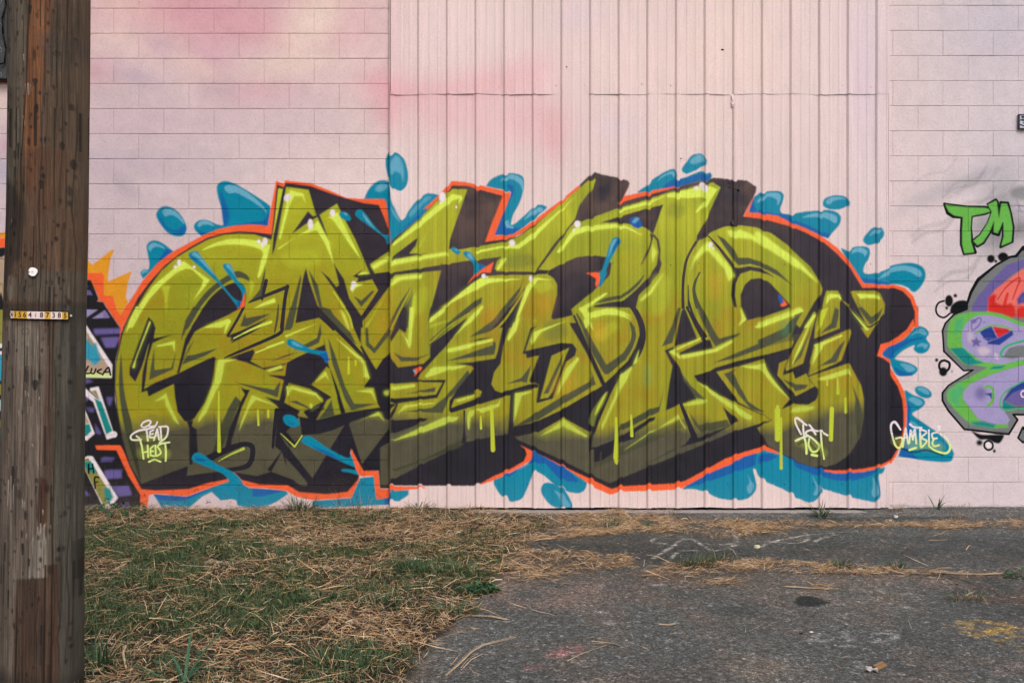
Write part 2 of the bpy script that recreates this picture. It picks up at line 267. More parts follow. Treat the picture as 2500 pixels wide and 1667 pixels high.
D p1 A4 0,1568 0,1550 150,1520 290,1500 420,1400 400,1568
D p1 A4 985,880 1040,800 1085,868 1000,930 965,990
D c1 A4 975,940,16 890,1100,18 860,1250,20 850,1400,20 852,1568,24
D c1 A4 1085,872,6 1200,1000,20 1320,1160,26
D p1 A4 1300,1150 1380,1190 1480,1170 1600,1190 1740,1287 1640,1240 1500,1212 1400,1245 1352,1330 1345,1450 1365,1568 1335,1560 1310,1450 1320,1340 1335,1250
D p1 A4 1405,1568 1400,1450 1440,1350 1500,1295 1590,1285 1650,1310 A5 120,1140 220,1250 305,1345 308,1368 250,1395 0,1480 B4 1290,68 1170,100 1105,145 1168,95 1130,0
D p1 B4 690,0 730,90 790,245 615,300 640,150 670,30
D c1 B4 712,0,14 770,120,16 845,260,20
D p1 B4 650,350 850,250 890,250 912,315 660,366
D p1 B4 540,330 612,300 610,330 572,340 660,470 690,560 785,702 660,745 550,792 560,700 580,560 600,450
D p1 B4 765,527 930,490 1050,650 1110,745 1000,690 960,680
D c1 B4 668,748,20 720,880,26 770,1000,34
D p1 B4 985,760 1108,872 1080,890 850,1020 600,1092 310,1252 430,1188 700,1050 740,990 800,1002 1045,905 1020,845
D p1 B4 470,838 465,862 190,1045 50,1110 45,1180 0,1190 0,1095 190,1000 430,850
D p1 B5 50,380 180,350 240,330 210,400 160,430 145,520 220,610 285,685 450,620 460,660 440,715 380,748 280,740 240,700 130,560
D p1 B5 280,705 240,745 180,782 220,735
D c1 A5 790,1330,10 800,1450,22 800,1568,26
D p1 A5 785,1320 805,1310 960,1480 1060,1568 785,1568
D c1 B5 960,60,4 840,150,10 700,-10,14
D p1:.5 B5 30,390 52,380 60,440 170,560 130,560
D p1 A2 1403,1215 1340,1370 1265,1568 1360,1568 1392,1400
# ---- highlights
H s1.5 A1 945,840 1050,780 1200,735 1350,735 1500,755 1600,790 1600,790 1560,950 1500,1090 1480,1080 1510,950 1525,850 1400,800 1250,785 1100,795
H p2 A1 770,940 1020,1120 960,1200 865,1310 940,1180 960,1120 850,1020 790,1010 700,1050 560,1170 440,1300 350,1440 280,1568 250,1568 330,1380 470,1180 640,1040
h p4:.8 A1 555,1180 640,1170 620,1260 605,1440 585,1260
H p2 A1 1440,1390 1520,1340 1640,1290 1655,1330 1580,1350
H p2 A1 960,1568 1060,1530 1200,1490 1220,1510 1130,1568
h p3:.7 A1 1400,1110 1450,1150 1420,1250 1400,1300 1410,1200
H p2 B1 250,0 272,0 230,110 170,200 200,100
h p2 A2 110,262 150,268 120,420 80,600 60,700
H p2 A2 215,270 250,280 350,305 375,400 340,330 260,330 215,430 130,740 115,720 170,480
H p2 A2 100,825 400,640 490,560 600,760 640,970 560,780 480,650 300,700 115,830
h p5:.6 A2 100,830 80,960 60,1000
H p2 A2 555,550 680,480 760,640 905,930 800,790 640,560 600,530
H p2 A2 800,1180 850,1150 930,1160 850,1190 820,1240
H p2 A2 870,1068 935,1040 985,1058
h c3:.9 A2 640,1230,12 780,1440,16 820,1568,14
H p3 A2 1200,920 1740,840 1750,870 1500,910 1200,970
H p2 A2 1210,760 1400,600 1700,340 1770,285 1870,300 1880,330 1840,380 1850,330 1780,350 1480,590 1220,780
H p3 A2 1000,985 1190,880 1180,930 1030,1020
H p3 A2 1195,1150 1240,1080 1500,1050 1480,1090 1290,1110 1210,1160
h p3 A2 1410,1240 1435,1260 1430,1400 1400,1568 1365,1568
h p3:.7 A2 1550,650 1500,740 1440,850 1420,840 1480,740
h p3:.8 A2 1000,1480 1170,1200 1100,1330 960,1568 930,1568
H p2 A3 430,830 700,780 840,770 1000,640 1250,430 1400,300 1200,500 1000,700 850,810 700,800 450,850
H p2 A3 1210,840 1370,620 1500,590 1700,575 1900,590 1750,610 1500,640 1380,680 1240,850
H p2 A3 500,1090 880,1100 700,1120 560,1140 200,1330 0,1520 0,1480 250,1270 460,1100
H p2 A3 990,1080 1180,1110 1030,1110 960,1200 850,1460 800,1568 830,1450 920,1180
H s2 A3 640,1000 680,920 730,890 700,960 660,1010
H p2 A3 1420,1390 1680,1230 1700,1240 1450,1420
H s2 A3 1480,1480 1600,1420 1750,1400 1900,1440 1740,1440 1560,1460 1500,1568 1480,1540
H p2 A3 420,1420 500,1350 510,1370 400,1510 300,1568
h p3:.7 A3 240,1480 0,1568 0,1540
H p2 A4 700,480 1100,400 1180,430 1100,560 985,660 970,650 1080,510 900,520 700,512
H p2 A4 230,630 530,545 700,490 520,580 240,652
H p2 A4 0,790 200,770 330,795 470,880 440,870 320,815 180,800 0,820
H p3:.8 A4 560,960 600,1040 560,1140 550,1060
H p3 A4 1080,920 1310,1190 1340,1260 1290,1320 1250,1200 1080,1010 960,1130 920,1230 960,1080
H p3 A4 1270,830 1400,820 1700,950 1960,1150 1960,1200 1700,1030 1500,910 1300,890
H p3 A4 440,1500 580,1350 680,1220 560,1420 450,1510
H s3 A5 0,640 200,790 400,940 590,1150 590,1150 400,1000 250,880 0,720
H p2 A5 680,1240 780,1250 800,1300 760,1275 690,1290 650,1350 660,1270
H p2 A5 940,1240 1140,1250 1170,1290 1050,1280 980,1290
H p3 A5 0,1520 300,1410 400,1370 405,1400 100,1530 0,1568
h p3:.8 A5 300,1400 350,1400 340,1480 320,1440
H p2 A5 530,1440 555,1450 480,1568 440,1568
H p2 B1 400,295 550,255 545,345 530,285 420,300
H p2 B1 700,190 960,90 980,110 925,215 940,120 800,155
H c2 B1 1000,238,8 1150,165,16 1285,115,22
H c2 B1 1170,345,10 1380,265,16
H p2 B1 880,395 1030,395 930,420 905,560 860,640 790,800 730,870 730,840 800,700 850,560
h c2 B1 885,640,10 885,820,14 888,1085,26
H p2 B1 390,715 480,650 510,740 585,890 545,860 480,740 470,690
H p2 B1 1040,940 1060,860 1140,665 1340,750 1170,700 1120,760
h c2 B1 1185,780,14 1190,890,14
h c2 B1 1265,780,16 1265,830,14
H c1.5 B1 885,1162,6 980,1110,14 1075,1070,22
H l1.5 B1 1362,955,6 1468,1055,14 1525,970,10
H p2 B2 140,215 400,120 240,190 150,230
H c2 B2 0,305,10 125,265,16
H p2 B2 0,480 110,440 120,460 20,490
H p2 B2 370,570 450,485 480,560 450,520
H p2 B2 150,600 200,600 380,650 430,720 370,670 190,620 160,680
H s2 B2 330,730 350,735 345,765 330,760
H p2 B2 520,225 740,395 790,540 745,530 740,430 640,340
h c2 B2 628,380,10 628,500,18
h c2 B2 680,400,12 682,440,12
H p3 B2 560,10 600,60 640,180 620,160
H p2 B2 680,635 810,620 840,720 800,650
H s3 B2 900,640 940,630 940,660 910,665
H p2 B2 670,880 860,790 905,865 860,820 780,830
H p2 B2 1100,0 1130,0 1110,280 1095,320 1060,230 1020,180 1085,250
H p2 B2 950,1032 1360,845 1475,840 1460,865 1180,970
H p2 B2 1260,470 1540,445 1400,480 1230,540 1215,530
H p2 B2 1380,330 1568,280 1568,310 1390,350
H p2 B2 1240,110 1370,15 1360,40 1260,115
H p2 B2 960,610 1140,590 1140,610 960,640
H p2 B2 1060,750 1290,730 1280,740 1080,770 1000,820
H p2 B3 130,320 480,240 480,260 150,340
H p2 B3 20,460 290,450 180,480 20,480
H p2 B3 0,90 130,0 110,30 0,110
H p2 B3 340,40 380,20 380,40 180,230 300,90
H p2 B3 690,70 660,180 600,260 590,240 640,120
H p2 B3 200,710 350,670 330,690 210,730
H p2 B3 790,190 1060,95 850,190 780,290 770,260
H p2 B3 1040,470 1130,380 1140,400 1080,490 970,680 990,600
H p2 B3 650,660 790,645 700,680 640,890 645,760
H s2 B3 290,930 285,850 300,800 340,790 330,830 310,850 300,930
H p2 B3 340,790 520,740 540,700 530,760 400,810
h c2 B3 388,840,10 390,930,16
h c2 B3 470,760,20 476,900,24 482,1095,30
H p2 B3 840,990 1015,870 1030,870 1205,985 1195,998 1030,920 1010,920
H p2 B3 1140,0 1200,0 1250,180 1200,110
H s2 B3 1185,75 1220,40 1400,10 1540,70 1400,40 1250,75
H p2 B4 0,45 100,10 200,30 290,95 180,60 80,55 0,80
H p2 B4 200,520 230,500 330,420 345,320 260,540 200,640 60,945 60,900 160,680
h c2 B4 170,850,16 172,1000,24 168,1150,34
h p2 B4 152,1160 190,1170 180,1210 160,1195
h c2 B4 285,830,12 290,985,22
H p2 B4 225,1100 640,830 700,920 705,940 650,860 440,950 250,1080
H p2 B4 575,340 820,230 810,250 620,335 670,390 650,395
H p2 B4 660,370 920,320 1060,250 1060,270 940,340 850,360 680,395
H p2 B4 790,570 1215,840 1195,862 1150,850 900,670
H p2 B4 680,750 800,708 860,715 860,735 720,755
H p2 B4 1120,0 1165,95 1105,145 1130,90
H p2 B4 1230,145 1568,20 1568,40 1240,160
H p2 B4 1120,450 1305,440 1330,500 1440,650 1510,720 1420,640 1310,480 1200,470
h c3 B4 1405,760,20 1408,1010,26
h c2 B4 1430,850,10 1432,1235,18
H p2 B5 0,130 300,30 330,0 350,30 100,125 0,160
H p2 B5 435,40 320,330 240,480 290,350
H p2 B5 430,290 640,210 650,220 500,290 440,400 410,450 440,310
H p2 B5 700,10 850,170 830,180
h p2 B5 480,20 540,0 490,130 450,190
H p2 B5 0,440 45,430 70,490 150,600 240,700 120,600 20,480
H p2 B5 450,550 690,470 715,540 690,510 560,550 480,565
H s3 B5 240,810 300,765 430,765 380,795 300,805
h c2 B5 530,560,8 530,595,14
h c2 B5 610,545,12 612,660,20
h c2 B5 670,700,16 672,805,18
h c2 B5 565,780,30 558,1015,28
h c3 B5 150,790,36 150,1010,34
h c2 B5 178,850,12 178,1235,18
# ---- droplets and orange nicks over the letters
T s1 A1 820,890 840,855 900,850 940,900 1100,1110 1250,1290 1330,1320 1330,1320 1285,1395 1285,1395 1270,1350 1100,1150 860,940
L s1.5:.8 A1 850,880 890,860 1000,980 1070,1080 980,990 900,910
B s2:.8 A1 830,900 860,910 920,960 880,940
T s1 A1 1145,985 1180,962 1220,975 1240,1020 1280,1110 1360,1200 1360,1240 1335,1320 1320,1220 1190,1060
L s1.5:.8 A1 1175,985 1210,975 1260,1070 1280,1110 1220,1030
B p2:.8 A1 1285,1320 1330,1320 1285,1395
R p1 A1 1363,1230 1355,1370 1280,1398 1310,1370
T s1 A2 695,490 730,475 780,495 807,540 790,562 750,555 710,530
L s1.5:.8 A2 735,485 765,492 775,510 750,505
T s1 A2 850,490 870,460 910,460 950,500 1050,630 1120,690 1185,690 1185,690 1170,780 1150,770 1130,720 1020,640 870,530
L s1.5:.8 A2 925,485 950,520 1040,640 1090,680 990,600 930,530
T s1 A2 1770,810 1800,795 1855,835 1850,860 1820,862 1785,840
L s1.5:.8 A2 1800,815 1830,820 1830,838
T s1 A3 318,850 345,835 390,850 430,900 470,950 540,980 540,980 470,1020 415,1070 415,1070 415,960 330,880
L s1.5:.8 A3 355,860 390,860 420,920 370,895
B p1.5:.8 A3 470,950 540,980 470,1010
R p1 A3 355,1150 420,1060 530,985 610,935 580,1040 500,1035 430,1080
T s1 A3 1740,720 1780,698 1815,705 1815,750 1740,890 1690,1000 1690,1050 1690,1050 1640,1160 1610,1160 1620,1060 1620,1030 1650,1000 1700,830
L s1.5:.8 A3 1740,750 1770,715 1785,730 1740,810 1700,900
B p2:.8 A3 1790,720 1815,730 1740,870 1750,800
R p1 A3 1490,1045 1550,1030 1620,1040 1625,1100 1600,1190 1580,1150 1590,1100 1550,1065
B e1 A4 400,755 445,822 430,715
L s1.5:.7 A4 365,750 400,705 435,715 395,760
B s1 A5 190,1260 205,1248 240,1300 240,1335 210,1325
R p1 A5 205,1243 240,1290 282,1345 245,1365 215,1360 215,1335 243,1330 240,1295
T s1 B1 1410,262 1430,242 1470,255 1568,310 1568,342 1480,320 1420,290
T s1 B2 155,262 180,243 230,265 330,315 440,335 460,330 470,415 450,415 420,370 300,340 175,295
L s1.5:.7 B2 190,262 220,268 280,305 210,290
B p2:.9 B2 400,350 460,345 480,400 455,420
T s1 B2 125,835 150,813 210,825 250,870 240,900 190,905 140,880
B s2:.7 B2 145,840 180,870 220,885 180,885
T s1 B2 268,1000 300,975 350,985 460,1060 620,1140 650,1100 680,1200 640,1195 560,1160 300,1040
B s2:.8 B2 285,1000 340,1040 480,1100 560,1150 400,1085
T s1 B2 575,1225 620,1222 690,1235 700,1265 640,1250 580,1240
R p1 B2 645,1065 660,1095 740,1235 710,1275 690,1230 650,1120
R p1 B2 1195,460 1190,480 1130,530 1150,490 1125,480 1170,458
L p1 B2 1122,478 1150,490 1140,510
T s1 B1 682,1130 710,1100 760,1110 860,1180 1000,1250 1060,1310 1060,1350 940,1350 960,1310 900,1250 700,1170
B s2:.7 B1 700,1130 760,1140 780,1170 730,1165
# ---- white glints
W e1 A2 197,342 227,380 225,360
W e1 A2 417,595 442,645
W e1 A2 630,487 656,520
W e1 A2 833,1160 858,1192
W e1 A2 815,1205 828,1220
W e1 A2 1687,315 1718,362
W e1 A2 1670,370 1682,382
W e1 A2 1820,412 1830,424
W e1 A1 727,955 747,985
W e1 A1 690,995 706,1012
W e1 A1 872,997 886,1012
W e1 A1 1550,755 1575,790
W e1 A1 1490,755 1508,775
W e1 A1 1525,790 1540,812
W e1 A3 785,755 815,785
W e1 A3 512,1072 532,1095
W e1 A3 545,1080 556,1088
W e1 A3 963,1095 980,1125
W e1 A3 1410,575 1440,610
W e1 A3 1378,628 1392,640
W e1 A4 1048,405 1085,448 1070,390
W e1 A4 978,425 1000,445
W e1 A4 1115,965 1135,992
W e1 A4 1143,1000 1155,1012
W e1 B1 83,962 102,985
H s5:.7 A3 990,1500 1010,1490 1000,1510
'''
LEFT = '''
A p1.5 L5 -10,95 60,90 110,30 180,-60 1600,540 1745,700 2120,410 2165,440 2100,560 2050,900 2050,1010 A1 50,1132 260,1040 272,1050 238,1130 215,1280 235,1330 165,1440 120,1400 95,1290 0,1300 -60,1230 L5 1600,900 180,250 -10,180
R p1.5 L5 -10,190 180,200 180,400 110,412 50,365 -10,385
R p1.5 L5 1600,850 1935,850 1970,900 1965,1270 2150,1290 2180,1360 A1 95,1275 130,1400 165,1440 235,1340 B1 190,80 132,165 20,0 A1 20,1360 L5 2050,1568 1960,1400 1835,1385 1870,1340 1800,1170 1720,985 1600,980
A p2 A1 95,1275 235,1330 165,1450 130,1400
K p1 L5 -10,380 50,360 110,410 180,400 1600,975 1720,985 1800,1170 1870,1340 1840,1385 1960,1400 2050,1568 B1 20,0 132,162 150,180 95,400 90,700 150,1000 300,1440 280,1530 N 345,1245 0,1245 0,610
V p2 L5 1600,1170 1700,1180 1755,1270 1600,1270
V p2:.7 L5 1610,1070 1690,1110 1600,1112
v p2:.8 L6 620,48 715,50 625,110
v p2:.8 L6 670,115 765,55 800,108
V p3 L6 680,190 880,185 885,225 690,235
V p3 L6 735,255 865,250 840,325 770,325
V p3:.8 L6 618,545 680,570 620,590
V p3:.8 L6 620,640 665,690 620,720
V p3:.8 L6 775,685 825,685 805,750 790,740
V p3:.8 L6 620,760 690,765 680,795 650,790
V p3:.8 L6 690,875 735,940 735,960 700,950
V p3:.8 L6 735,1130 760,1118 840,1125 820,1150 735,1155
V p3 L6 760,1220 880,1215 890,1270 770,1280
V p3 L6 830,1340 940,1325 960,1395 870,1405
V p3:.8 L6 615,1355 660,1400 620,1400
V p3:.8 L6 615,1490 660,1465 700,1480 690,1515
V p3:.7 B1 20,1230 150,1225 130,1280 20,1290
V p3:.7 B1 60,1350 190,1350 220,1410 100,1430
V p3:.6 B1 130,1480 200,1470 190,1530 120,1530
V p3:.7 B1 0,20 50,80 0,80
V p3:.8 B1 5,235 130,230 90,300 20,300
W p1 L6 600,120 615,145 820,450 815,545 600,540
q p2 L6 600,190 618,190 795,470 800,530 600,530
c p4 L6 605,245 640,270 660,300 700,290 720,370 740,410 690,458 640,410 605,420
t p3:.7 L6 650,250 690,310 680,330 640,270
y p3:.8 L6 600,500 700,505 812,515 812,542 600,540
k c1 L6 642,462,9 622,508,8 655,512,8
k c1 L6 668,478,8 662,508,8 685,512,8 698,480,8
k c1 L6 738,482,8 708,500,9 738,516,8
k c1 L6 748,522,9 790,470,9 806,524,9
k l1 L6 762,505,7 800,500,7
W p1 L6 600,600 620,620 705,695 735,710 655,635 655,620 718,608 825,930 850,945 850,970 780,992 680,720 600,660
M p1.5 L6 685,690 740,720 820,930 775,955
t p2 L6 665,640 700,635 725,700
W e1 L6 835,955 853,972
W p1 L6 600,740 615,770 690,950 630,1000 600,980
q p2 L6 600,800 615,800 652,872 600,890
M p2 L6 600,885 650,878 667,930 625,968 600,960
W p1 L6 600,1130 640,1110 675,1115 862,1415 780,1520 760,1500 600,1170
t p2 L6 600,1140 640,1125 760,1310 800,1370 765,1490 600,1180
M p2 L6 600,1160 662,1148 712,1235 640,1225
M p3 L6 755,1340 800,1345 828,1412 790,1462 762,1400
k c1 L6 645,1172,9 646,1236,9
k c1 L6 674,1170,8 682,1234,8
k c1 L6 645,1208,8 680,1200,8
k c1 L6 720,1268,8 690,1270,9 694,1345,9
k l1 L6 690,1305,7 712,1300,7
R p1 L6 693,1035 880,1038 870,1068 705,1066
q p1 L5 0,560 160,450 160,1450 60,1450 0,1200
W p1 L5 120,760 160,730 160,1050
t p2:.6 L5 0,1000 160,1350 60,1450
t p1 L6 0,50 70,50 70,230 0,300
W p1 L6 0,300 70,250 70,280 0,330
W p1 L6 0,352 70,352 70,378 0,378
c p2 L6 0,380 70,380 70,480 0,570
t p2 L6 0,590 70,560 70,640 0,670
Q p2 L6 0,705 70,690 70,770 0,785
t p2 L6 0,850 50,840 70,910 0,910
M p1 L6 0,920 70,920 60,1000 20,1050 0,1010
M p1 L6 20,1090 70,1060 70,1180 20,1150
t p2 L6 0,1200 70,1200 70,1300 0,1280
c p2 L6 0,1320 30,1360 40,1420 0,1500
'''
RIGHT = '''
p s8:.35 R7 820,540 950,500 960,600 860,740 810,700
p s14:.5 R7 1300,560 1384,500 1400,760 1280,740
K s14:.45 R7 1290,640 1384,600 1410,680 1300,690
S e6:.7 R7 1400,260 1560,340
p s16:.35 R7 900,880 1100,760 1300,820 1350,900 1200,900 1000,980
V l3:.3 R7 1320,340,22 1370,480
V l3:.3 R7 1300,390,22 1390,405
V l3:.3 R7 1320,455,20 1390,465
k l1 R7 505,385,24 580,395 740,415 960,420 1010,435 1025,465 950,490 810,520,16 800,640 810,800,24 850,920 720,937,20 690,830,26 690,700 700,530 600,520,30 540,480,34 505,385,28
N p1 R7 508,388 580,398 740,418 960,424 1005,440 1018,465 950,485 805,515 795,640 800,800 835,918 725,930 700,830 700,700 710,528 610,510 550,470
k l1 R7 985,385,16 1080,335,22 1100,360 1115,530 1135,365 1215,372,24 1250,490,20 1278,640 1268,800 1135,858,24 1165,740 1160,590,16 1110,725,24 1045,705 1055,570 1010,700 940,810 870,850 815,790,20 900,720,12 985,590 1030,470 985,385
N p1 R7 990,390 1080,345 1092,362 1114,545 1142,378 1208,380 1242,490 1268,640 1256,800 1142,848 1170,740 1165,560 1105,705 1055,695 1062,560 1005,700 935,805 872,840 825,790 905,725 990,590 1035,470
k e2 R7 1025,990 1070,1035
k e2 R7 1162,970 1222,1022
k e2 R7 1080,1017 1098,1035
S p1 R7 1400,850 1310,960 1240,970 1080,1060 880,1220 800,1360 755,1490 750,1550 R8 455,155 370,190 310,250 290,300 300,440 435,570 500,565 330,670 290,720 290,770 330,840 440,965 500,970 660,990 745,997 805,900 775,865 860,865 860,0
V p2 R7 1420,980 1200,1060 1010,1250 880,1400 820,1500 800,1600 1000,1650 1010,1450 1200,1220 1420,1060
e p2 R7 1420,1075 1230,1210 1060,1340 1000,1440 985,1600 R8 640,170 860,190 860,20
E p3 R8 605,75 640,55 660,60 650,110 700,130 760,115 790,150 795,205 760,215 700,190 600,172
E p3 R8 800,150 860,130 860,215 800,215
E c2:.9 R7 1100,1440,14 1200,1300,18 1330,1205,20 1350,1230,20 1310,1330,18 1270,1440,14
E c2:.9 R7 1170,1510,30 1200,1400,26 1215,1380,20 1190,1500,16
b p3 R7 1420,1300 1320,1440 1330,1500 1420,1460
V p4:.7 R7 1420,1330 1350,1440 1360,1480 1420,1420
N p1 R8 325,290 345,225 400,190 490,175 600,172 700,190 860,255 860,520 600,548 520,532 440,525 340,430 322,400
n p6:.8 R8 380,230 440,200 420,300 370,330
M p2 R8 340,420 430,415 520,500 580,515 480,532 440,522
v p2 R8 460,240 520,200 600,195 700,215 860,280 860,490 700,528 560,508 430,412 420,370 425,300
P s5:.7 R8 530,420 570,410 620,430 600,460 560,470 540,450
P s4:.7 R8 640,465 660,450 675,480 670,500
P s5:.5 R8 470,300 500,330 490,380 460,360
b p1.5 R8 545,312 575,290 625,270 668,352 600,372 575,355
E p1.5 R8 632,272 740,288 755,308 672,350
b p1.5 R8 600,377 668,352 768,300 776,328 680,398 595,390
V l1.5:.8 R8 570,352,8 665,355,8 765,300,8
N c1.5 R8 515,322,8 600,272,10 700,268,10 772,296,8
V p1.5 R8 523,340 532,364 560,370 540,384 545,410 520,396 495,412 502,385 482,362 510,364
V c2:.8 R8 492,295,8 490,255,10 520,225,12 548,215,10 555,235,10 530,275,10 495,298,8
V e2:.8 R8 503,238 525,252
V e2:.7 R8 575,243 583,251
S p2 R8 705,478 745,420 800,402 860,400 860,470 770,490
n c2 R8 705,478,14 690,450,16 740,400,16 860,365,16
N p1 R8 318,730 330,700 400,650 470,620 600,548 860,500 860,530 700,572 560,622 480,662 432,712 432,760 520,880 560,915 640,930 735,925 742,952 640,957 480,930 380,840 325,770
n p8:.8 R8 330,720 420,650 440,700 400,760 420,830 360,790
M p2 R8 610,562 640,540 725,534 690,556
v p2 R8 480,662 560,622 700,572 860,528 860,640 740,700 702,770 700,820 752,900 735,930 640,930 540,900 432,760 432,712
M p3 R8 465,915 560,912 655,932 640,957 520,938
V e10:.8 R8 550,722 590,765
N c1.5 R8 580,690,14 602,672,16 635,700,16 636,765,18 602,808,18
b p2 R8 575,726 630,718 627,765 612,738
b p2 R8 708,772 760,692 860,630 860,690 772,722 716,778
V p2 R8 772,722 860,680 860,800 800,808 720,772
M p2 R8 704,768 795,822 704,832
n c1.5 R8 860,632,10 710,722,10 698,830,10 860,820,10
W c1.5 R8 850,695,8 828,720,8 835,745,8 850,750,8
k l1 R7 1400,850,26 1310,960,22 1240,970,18 1080,1060,18 880,1220,28 800,1360,24 755,1490,20 750,1550,18 R8 455,155,8 370,190,9 310,250 290,300 300,440 435,570,8 500,565 330,670 290,720,10 290,770 330,840 440,965,10 500,970 660,990 745,997 805,900 775,865 860,865
S p1 R8 860,930 840,950 808,1022 860,1070
k l1 R8 860,925,9 838,955 808,1022 860,1070
k s1.5 R8 345,185 350,135 390,102 440,96 460,110 452,160 400,182
k e1.5 R8 335,100 363,140
k c1 R8 340,185,9 300,212,9 258,195,9 245,155,9 262,115,9 300,100,9
k e2 R8 378,65 391,78
k e1.5 R8 319,148 330,159
k e1 R8 250,498 262,510
k c1.5 R8 303,500,12 335,515,12 338,545,12 318,570,12 275,560,12 268,530,12 280,508,12 303,500,12
k e1 R8 295,577 324,608
p e2 R8 355,575 364,584
k s1.5 R8 490,975 560,1000 700,1000 708,1020 680,1058 640,1052 600,1035 540,1030
k c1.5 R8 604,1040,10 632,1060,10 632,1090,10 604,1104,10 578,1085,10 580,1055,10 604,1040,10
W e1.5 R8 605,1072 622,1090
k e3 R8 543,1055 565,1075
k e1 R8 646,1110 656,1122
'''
TAGS = '''
h c10:.22 B1 300,1000,60 380,990,80 450,1000,60
h c12:.25 B1 300,1100,70 400,1090,90 480,1110,60
k c6:.5 B1 300,1020,20 360,1030,22 480,1000,20 500,1060,16
w c1 B1 290,892,8 308,870,9 345,856,9 363,866,9 350,890,9 318,906,8 296,905,7 290,892,6
w c1 B1 352,902,8 398,896,8 413,868,8
w c1 B1 290,1002,9 220,1002,9 214,968,9 265,935,9 330,922,10 395,908,8
w c1 B1 330,925,9 336,965,10 342,1010,9
w c1 B1 255,975,9 280,1000,9 300,1075,9
w l1 B1 385,928,8 358,940 356,985 384,985
w l1 B1 356,962,8 380,956
w l1 B1 388,1005,9 413,922 428,1002
w l1 B1 398,972,7 426,968
w c1 B1 438,915,9 442,960,9 446,1012,9
w c1 B1 425,905,8 488,903,9 496,935,9 480,985,9 432,1022,8
w l1 B1 296,1050,9 308,1145
w l1 B1 340,1045,9 344,1132
w l1 B1 300,1100,8 345,1090
w l1 B1 385,1048,8 362,1068 362,1120 388,1126
w l1 B1 362,1092,8 382,1088
w l1 B1 400,1045,9 402,1124
w c1 B1 442,1034,8 416,1052,8 434,1080,9 440,1104,9 412,1124,8
w l1 B1 428,1034,9 507,1022
w c1 B1 474,1030,9 480,1090,10 478,1162,9
w c1 B1 350,1168,9 392,1152,9 438,1168,9
k c6:.6 B5 290,910,16 330,980,14 370,960,14
h c12:.25 B5 310,1030,50 400,1060,70 500,1120,50
k c4:.6 B5 310,1048,14 380,1030,14 470,1130,12
w c1 B5 330,975,9 290,895,9 285,858,10 305,852,11 350,890,10 372,905,9
w c1 B5 345,905,9 352,985,10 368,1050,10 372,1122,11
w c1 B5 288,1024,10 330,1005,11 385,985,9
w c1 B5 440,975,10 415,945,10 372,955,10 372,980,10 420,1010,10 465,1060,10 455,1100,10 415,1108,10 388,1060,9 392,1010,9
w c1 B5 392,903,9 430,945,9 480,955,9 532,982,10
w c1 B5 476,965,9 484,1060,9 505,1162,10
w l1 B5 412,1132,12 452,1140
h c12:.25 B5 1060,1010,50 1200,1030,70 1400,1060,60
k c3:.7 B5 1110,1065,10 1200,1095,10 1300,1080,12 1420,1115,12
w c1 B5 1100,925,9 1060,870,12 1030,885,11 1030,940,10 1060,1040,10 1095,1062,10 1115,1020,10 1108,985,9 1065,992,8
w l1 B5 1118,1055,9 1140,915 1160,1030
w l1 B5 1122,990,8 1156,982
w l1 B5 1168,1025,9 1178,930 1196,1000 1212,925 1222,1030
w c1 B5 1175,885,12 1200,905,9 1262,912,9
w l1 B5 1250,920,10 1256,1052
w c1 B5 1256,925,9 1300,945,9 1262,985,9 1302,1012,9 1262,1060,9
w l1 B5 1318,930,9 1320,1050 1345,1068
w c1 B5 1388,945,9 1345,955,9 1350,992,9 1380,990,9
w c1 B5 1360,992,9 1345,1025,9 1360,1050,9 1396,1042,9
w c1 B5 1395,905,16 1400,925,14
w c1 B5 1410,960,9 1460,1000,10 1482,1062,11 1455,1102,11 1400,1095,10 1350,1075,8
w c1 B5 1170,1078,11 1220,1062,11
w c1 B5 1195,945,6 1210,920,6
'''
PAINT = LEFT + PAINT + TAGS + RIGHT
MID = '''
O c1 C2 592,235,12 505,400,15 450,520,14
D p1 C2 588,290 508,425 500,520 540,545 552,480 594,330
O c1 C2 930,425,12 800,510,13 690,608,12
O c1 C2 1278,285,13 1120,505,15 955,590,11
A s22:.28 C2 400,420 450,470 430,540 370,520 360,450
A s22:.22 C2 1060,350 1110,380 1100,470 1040,470
D c1 C3 715,372,20 752,420,26 787,510,28 787,600,28 745,700,28 660,785,30
G c1 C3 715,480,10 733,545,22 712,640,26 650,710,30 565,775,28 480,640,28 430,520,20 378,425,8
G c1.5 C3 1145,165,8 1110,260,18 1130,350,24 1180,450,28 1240,580,40
D c1 C3 1078,345,8 1112,450,13 1180,565,16
G c1 C1 968,370,6 962,450,14 945,540,10
D p1 C1 640,570 700,545 915,478 800,545 670,610 690,575
h p5:.5 C3 100,240 200,210 240,260 150,300
h p6:.4 C3 480,560 600,470 650,500 540,600
A s16:.25 C3 500,460 560,500 540,570 480,560
A s20:.3 C3 150,300 230,330 200,420 140,400
A s20:.25 C3 1200,180 1290,200 1280,330 1210,320
h s9:.35 C3 850,200 960,200 930,400 860,420
h s9:.35 C1 980,60 1180,30 1230,120 1050,140
h s9:.3 C2 560,300 680,260 640,420 560,400
g s8:.6 B3 880,120 1010,110 1050,220 900,250
g s6:.5 A3 700,900 960,860 1000,960 760,1000
g s6:.4 A4 740,560 860,600 840,700 700,680
n s14:.22 B4 1430,90 1500,60 1500,200 1430,210
n s10:.22 B4 400,430 440,480 420,620 380,560
A s18:.22 B4 0,120 90,150 80,280 0,260
A s18:.22 B3 950,560 1100,520 1120,600 960,680
'''
PAINT = PAINT.replace('# ---- highlights', MID + '# ---- highlights')
